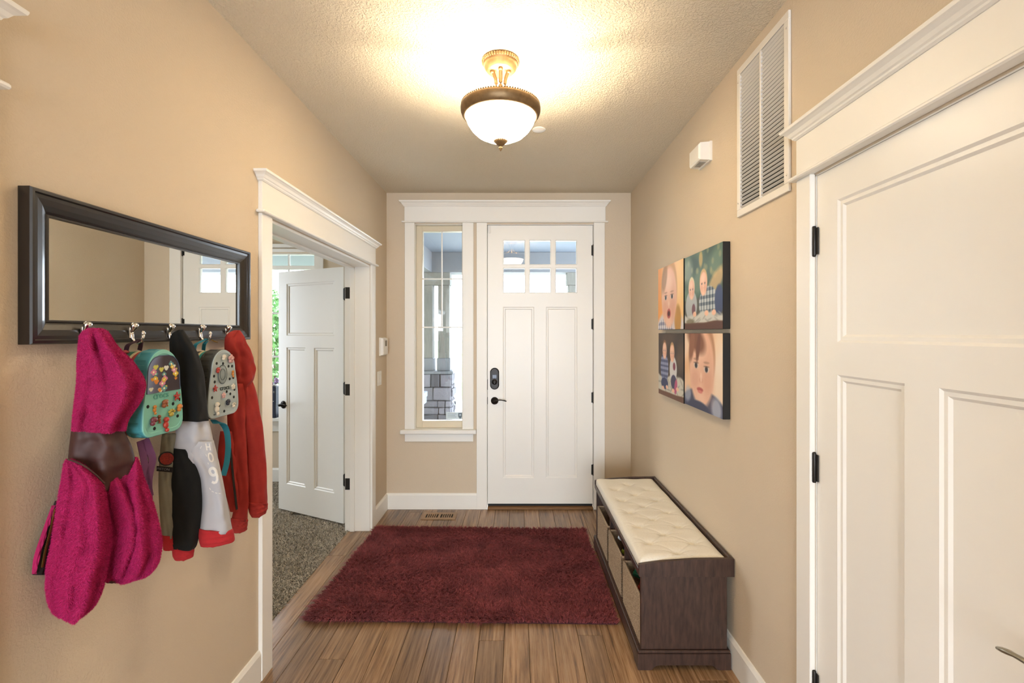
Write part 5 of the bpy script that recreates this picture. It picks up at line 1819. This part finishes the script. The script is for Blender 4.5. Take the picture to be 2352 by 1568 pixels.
M['patchred'] = mat('red_embroidered_patch', '9c2e22', 0.8, vary=(180, '6a1c16', 0.2))
M['patchdark'] = mat('black_patch_edge', '1a1614', 0.8)
M['print_white'] = mat('cream_print', 'dcd6cc', 0.8)
M['print_grey'] = mat('grey_print', '7c7a84', 0.8)
decal(kf, 382, 1050, 0.044, 0.043, 'patchdark', 'patch_edge', hd, 0.003)
decal(kf, 382, 1050, 0.037, 0.036, 'patchred', 'patch', hd, 0.0045)
p, ax, dn, nn = kf.near(380, 1077, 0.003)
mb = MB()
mb.loft([[tuple(p + ax * sx * 0.022 + dn * sy * 0.0075 + nn * e) for sx, sy in ((-1, -1), (1, -1), (1, 1), (-1, 1))] for e in (0, 0.001)])
mb.build('badge', 'patchdark', hd)
text('lettering', 'PISTON', 'print_grey', hd, 0.010, frame_mtx(p + nn * 0.0014 - ax * 0.004, ax, -dn), 0.0003)


def stroke(path, w):
    """A flat stroke of width w along a 2-D path: vertices and quads."""
    vs, fs = [], []
    P = [np.array(q, float) for q in path]
    for k, q in enumerate(P):
        t = P[min(k + 1, len(P) - 1)] - P[max(k - 1, 0)]
        t /= np.linalg.norm(t) + 1e-9
        nn = np.array((-t[1], t[0])) * w / 2
        vs += [tuple(q - nn), tuple(q), tuple(q + nn)]
    for k in range(len(P) - 1):
        for e in (0, 1):
            fs.append((3 * k + e, 3 * k + e + 1, 3 * k + e + 4, 3 * k + e + 3))
    return vs, fs


def arc(cx, cy, rx, ry, a0, a1, n=20):
    return [(cx + rx * math.cos(a0 + (a1 - a0) * k / n), cy + ry * math.sin(a0 + (a1 - a0) * k / n)) for k in range(n + 1)]


def lean(pts, cx, cy, sh):
    return [(x + (y - cy) * sh, y) for x, y in pts]


H_ = [[(474, 1018), (474, 1034)], [(482, 1018), (482, 1034)], [(474, 1026), (482, 1026)]]
for s in H_:
    q = [(s[0][0] + (s[1][0] - s[0][0]) * k / 8, s[0][1] + (s[1][1] - s[0][1]) * k / 8) for k in range(9)]
    gs.wrap('lettering', 'print_white', hd, *stroke(lean(q, 478, 1026, 0.18), 2.6))
gs.wrap('lettering', 'print_white', hd, *stroke(lean(arc(484, 1050, 5.0, 9.5, 0, 2 * PI, 30), 484, 1050, 0.2), 3.6))
nine = arc(490, 1083, 7.2, 8.0, 0, 2 * PI, 30)
gs.wrap('lettering', 'print_white', hd, *stroke(lean(nine, 491, 1090, 0.15), 6.5))
gs.wrap('lettering', 'print_white', hd, *stroke(lean([(497.2, 1083), (498, 1092), (497.5, 1101), (494, 1107), (489, 1108.5), (484.5, 1106)], 491, 1090, 0.15), 6.0))
for a, b in (((463, 1014), (469, 1012)), ((472, 1011), (477, 1009.5)), ((479, 1009), (482, 1008.3)), ((463, 1024), (460, 1030)), ((481, 1120), (484, 1125)), ((486, 1127), (491, 1130)), ((494, 1131), (499, 1132.5)), ((502, 1133), (507, 1133)), ((473, 1043), (475, 1048)), ((477, 1062), (479, 1066))):
    q = [(a[0] + (b[0] - a[0]) * k / 4, a[1] + (b[1] - a[1]) * k / 4) for k in range(5)]
    gs.wrap('dashed_stitch', 'print_white', hd, *stroke(q, 1.5))

# ------------------------------------------------------------------ rust red hoodie on the last hook
C5, D5 = (-1.070, 1.80), (0.34, 0.94)
rh = tag(empty('zip_hoodie', (-1.08, 1.822, 1.05)), 'rust red zip hoodie hanging beside the den doorway casing', 'hoodie')
Lump([(758, 536, 548, 0.006), (764, 522, 553, 0.014), (775, 515, 558, 0.022), (790, 514, 563, 0.028), (810, 515, 573, 0.034), (827, 518, 580, 0.036), (850, 522, 583, 0.036), (870, 527, 580, 0.034), (885, 532, 572, 0.030), (898, 538, 562, 0.016)], C5, D5, folds=((0.006, 1.4, 0.1, 0.4), (0.003, 3.2, 0.3, 0.5)), seed=14, shift=0.004, crump=0.003).build('hood', 'rust', rh)
Lump([(870, 543, 574, 0.018), (900, 546, 584, 0.026), (930, 549, 590, 0.028), (980, 556, 598, 0.029), (1030, 562, 604, 0.029), (1084, 566, 608, 0.029), (1140, 569, 609, 0.028), (1156, 569, 609, 0.027)], (-1.060, 1.81), D5, folds=((0.004, 1.3, 0.2, 0.2),), seed=15, shift=0.004).build('sleeve', 'rust', rh)
Lump([(1153, 568, 610, 0.028), (1166, 569, 610, 0.029), (1178, 571, 605, 0.026), (1188, 577, 592, 0.010)], (-1.060, 1.81), D5, shift=0.004).build('cuff', 'rust', rh)
Lump([(880, 522, 566, 0.024), (940, 522, 562, 0.028), (990, 524, 562, 0.029), (1034, 526, 564, 0.030), (1100, 534, 567, 0.030), (1157, 541, 567, 0.028), (1195, 532, 565, 0.027)], (-1.075, 1.77), D5, folds=((0.004, 1.6, 0.2, 0.2),), seed=16).build('body', 'rust', rh)
Lump([(990, 506, 538, 0.016), (1040, 500, 542, 0.020), (1090, 506, 546, 0.020), (1140, 520, 548, 0.018), (1175, 529, 548, 0.014)], (-1.085, 1.74), D5, seed=17).build('front_panel', 'rust', rh)
Lump([(1190, 531, 566, 0.027), (1205, 531, 565, 0.027), (1218, 533, 564, 0.022), (1224, 536, 550, 0.008)], (-1.075, 1.77), D5).build('waistband', 'rust', rh)
ribbon('zipper', 'zip', rh, curve([ray_plane(a, b, (-1.056, 1.745), D5) for a, b in ((529, 1030), (533, 1070), (537, 1110), (541, 1145), (544, 1170))], 6), (0.34, 0.94, 0), 0.008)

# ------------------------------------------------------------------ den window sill things
M['navy_box'] = mat('navy_box', '1c2438', 0.6)
db = tag(empty('storage_box', (-2.62, YD - 0.045, DWB)), 'dark navy box with white specks on the den window sill', 'box')
MB().box((-2.72, YD - 0.095, DWB + 0.0005), (-2.44, YD + 0.02, 0.985), 0.006).build('box_body', 'navy_box', db)
mb = MB()
for k in range(40):
    cx, cz = random.uniform(-2.71, -2.45), random.uniform(DWB + 0.02, 0.97)
    mb.lathe([(0.0005, -0.0006), (random.uniform(0.003, 0.010), -0.0006), (0.003, 0.001)], (cx, YD - 0.0952, cz), 7, 'y')
mb.build('white_specks', 'plastic', db)
fl = tag(empty('flower_bunch', (-2.50, YD - 0.04, 0.985)), 'small bunch of lilac flowers on the navy box', 'flowers')
mb = MB()
for k in range(16):
    mb.sphere((-2.50 + random.uniform(-0.08, 0.08), YD - 0.04 + random.uniform(-0.03, 0.03), 1.012 + random.uniform(0.0, 0.05)), 0.018, 7, 5)
mb.build('blossoms', mat('lilac_petals', 'b9a3cc', 0.7, island=0.3), fl)
mb = MB()
mb.box((-2.54, YD - 0.06, 0.9855), (-2.46, YD - 0.02, 1.0), 0.004)
mb.build('dish', 'plastic', fl)

# ------------------------------------------------------------------ porch and outdoors
M['porchpaint'] = mat('grey_porch_paint', '5e6266', 0.7)
M['porchceil'] = mat('pale_porch_ceiling', '68727d', 0.75, bump=(60, 0.3, 0.003))
M['cedar'] = mat('weathered_grey_timber', '6c6c66', 0.85, vary=(10, '55564f', 0.25), stretch=(9, 9, 0.8), bump=(30, 0.3, 0.004))
M['stone'] = mat('ledge_stone', '56565b', 0.9, objvary=0.5, vary=(14, '5f5f66', 0.25), bump=(45, 0.6, 0.008))
M['mortar'] = mat('grey_mortar', '3c3d40', 0.95)
M['concrete'] = mat('pale_concrete', 'c9c8c2', 0.9)
M['lawn'] = mat('green_lawn', '5f7046', 0.95, vary=(3, '4f6038', 0.25))  # grass green, varied by noise
M['leaf'] = mat('green_leaves', '6f9a5c', 0.7, island=0.35)
M['bark'] = mat('grey_bark', '6b5c4c', 0.9)
YP = 6.2
struct(MB().box((-4.6, YB + 0.17, -0.14), (3.2, 7.0, -0.03)).build('porch_floor', mat('grey_porch_slab', '7c7a74', 0.9)), 'pale concrete porch slab outside the front door', 'porch floor')
struct(MB().box((-1.6, 7.0, -0.5), (60, 120, -0.4)).build('driveway', 'concrete'), 'pale driveway beyond the porch', 'driveway')
struct(MB().box((-60, 7.0, -0.5), (-1.6, 120, -0.41)).build('lawn', 'lawn'), 'green lawn outside the den window', 'lawn')
mb = MB()
mb.box((-1.20, YB + 0.17, 2.575), (3.2, 7.7, 2.66))  # carried out past the beam to hold back daylight
struct(MB().box((-4.6, 5.085, 2.50), (-1.205, 7.1, 2.62)).build('porch_soffit', 'porchpaint'), 'dark grey soffit above the den window', 'soffit')
struct(mb.build('porch_ceiling', 'porchceil'), 'grey porch ceiling above the posts', 'porch ceiling')
mb = MB()
mb.box((-1.30, YP, 2.312), (3.2, YP + 0.30, 2.575), 0.005).box((-1.34, YB + 0.17, 2.312), (-1.105, YP, 2.575), 0.005)
struct(mb.build('porch_beam', 'porchpaint'), 'grey painted porch beam over the posts', 'beam')


def post(label, xa, xb, yb=0.0, z0=1.035, ztop=2.312):
    r = tag(empty('porch_post', ((xa + xb) / 2, YP + 0.1 + yb, z0)), label, 'post', 'timber porch posts')
    MB().box((xa, YP + 0.02 + yb, z0 + 0.16), (xb, YP + 0.18 + yb, 2.1495), 0.006).build('shaft', 'cedar', r)
    MB().box((xa - 0.012, YP + 0.005 + yb, z0), (xb + 0.012, YP + 0.195 + yb, z0 + 0.165), 0.006).build('base', 'porchpaint', r)
    return r


post('weathered timber porch post at the window edge', -1.215, -1.100)
post('weathered timber porch post next to the bright gap', -1.030, -0.880)
cp_ = tag(MB().box((-1.225, YP + 0.0, 2.150), (-0.870, YP + 0.2, 2.3118), 0.004).build('post_cap', 'cedar'), 'grey timber cap block across the paired porch posts', 'cap block')
post('grey timber post behind the front door panes', 0.668, 0.83)
tag(MB().box((0.648, YP + 0.0, 2.150), (1.05, YP + 0.2, 2.3118), 0.004).build('post_cap', 'cedar'), 'grey timber cap block behind the front door panes', 'cap block')


def pier(label, xa, xb):
    r = tag(empty('stone_pier', ((xa + xb) / 2, YP + 0.12, -0.03)), label, 'pier')
    ya, yb, zb, zt = YP - 0.06, YP + 0.30, -0.03, 1.0
    MB().box((xa + 0.022, ya + 0.022, zb), (xb - 0.022, yb - 0.022, zt)).build('core', 'mortar', r)
    MB().box((xa - 0.02, ya - 0.02, zt), (xb + 0.025, yb + 0.02, 1.035), 0.006).build('cap_slab', 'porchpaint', r)
    rr = random.Random(5)
    for face_ in ('front', 'side'):
        z = zb
        while z < zt - 0.01:
            h = min(rr.choice((0.05, 0.065, 0.09, 0.12, 0.17)), zt - z)
            if zt - z - h < 0.03:
                h = zt - z
            lo, hi = (xa, xb) if face_ == 'front' else (ya, yb)
            s = lo
            while s < hi - 0.005:
                wd = min(rr.uniform(0.08, 0.30), hi - s)
                if hi - s - wd < 0.05:
                    wd = hi - s
                pr_ = rr.uniform(0.0, 0.018)
                g = 0.005
                mb = MB()
                if face_ == 'front':
                    mb.box((s + g, ya - pr_, z + g), (s + wd - g, ya + 0.03, z + h - g), 0.008)
                else:
                    mb.box((xb - 0.03, s + g, z + g), (xb + pr_, s + wd - g, z + h - g), 0.008)
                mb.v = [(p[0] + rr.uniform(-1, 1) * 0.005, p[1] + rr.uniform(-1, 1) * 0.004, p[2] + rr.uniform(-1, 1) * 0.005) for p in mb.v]
                mb.build('stone', 'stone', r)
                s += wd
            z += h
    return r


pier('grey ledge stone pier below the paired posts', -1.30, -0.845)
pier('grey ledge stone pier hidden low behind the front door', 0.62, 1.08)
rl = tag(empty('porch_railing', (-1.3, 5.6, 0)), 'grey porch railing seen low through the sidelight', 'railing')
MB().box((-1.34, 5.05, 0.80), (-1.030, 5.50, 0.86), 0.004).build('top_rail', 'porchceil', rl)
MB().box((-1.33, 5.06, 0.73), (-1.036, 5.48, 0.80), 0.004).build('rail_board', 'porchceil', rl)
MB().box((-1.32, 5.10, -0.03), (-1.060, 5.40, 0.73), 0.004).build('rail_panel', 'porchpaint', rl)

# shrub outside the den window
tr = tag(empty('shrub', (-3.75, 7.3, -0.4)), 'leafy green shrub outside the den window', 'shrub')
n = 5000
cs = RNG.normal(0, 1, (n, 3))
cs /= np.linalg.norm(cs, axis=1, keepdims=True)
cs = cs * RNG.uniform(0.35, 1, (n, 1)) ** 0.5 * np.array((0.65, 0.5, 1.15))[None] + np.array((-3.75, 7.4, 1.05))[None]
a1_ = RNG.normal(0, 1, (n, 3))
a1_ /= np.linalg.norm(a1_, axis=1, keepdims=True)
b1_ = np.cross(a1_, RNG.normal(0, 1, (n, 3)))
b1_ /= np.linalg.norm(b1_, axis=1, keepdims=True)
vv = np.stack([cs - a1_ * 0.05, cs + b1_ * 0.024, cs + a1_ * 0.05, cs - b1_ * 0.024], 1).reshape(-1, 3)
tag(bulk('foliage', vv, np.arange(n * 4), 4, 'leaf', tr), kind='stuff')
mb = MB()
for dx_, dy_ in ((0, 0), (0.15, 0.05), (-0.12, 0.08)):
    mb.tube([(-3.75 + dx_ * 0.3, 7.4 + dy_ * 0.3, -0.4), (-3.75 + dx_, 7.4 + dy_, 0.4), (-3.75 + dx_ * 2, 7.4 + dy_ * 2, 1.3)], [0.03, 0.022, 0.01], 7)
mb.build('stem', 'bark', tr)

for o in bpy.data.objects:
    if '_world' in o.keys():
        del o['_world']
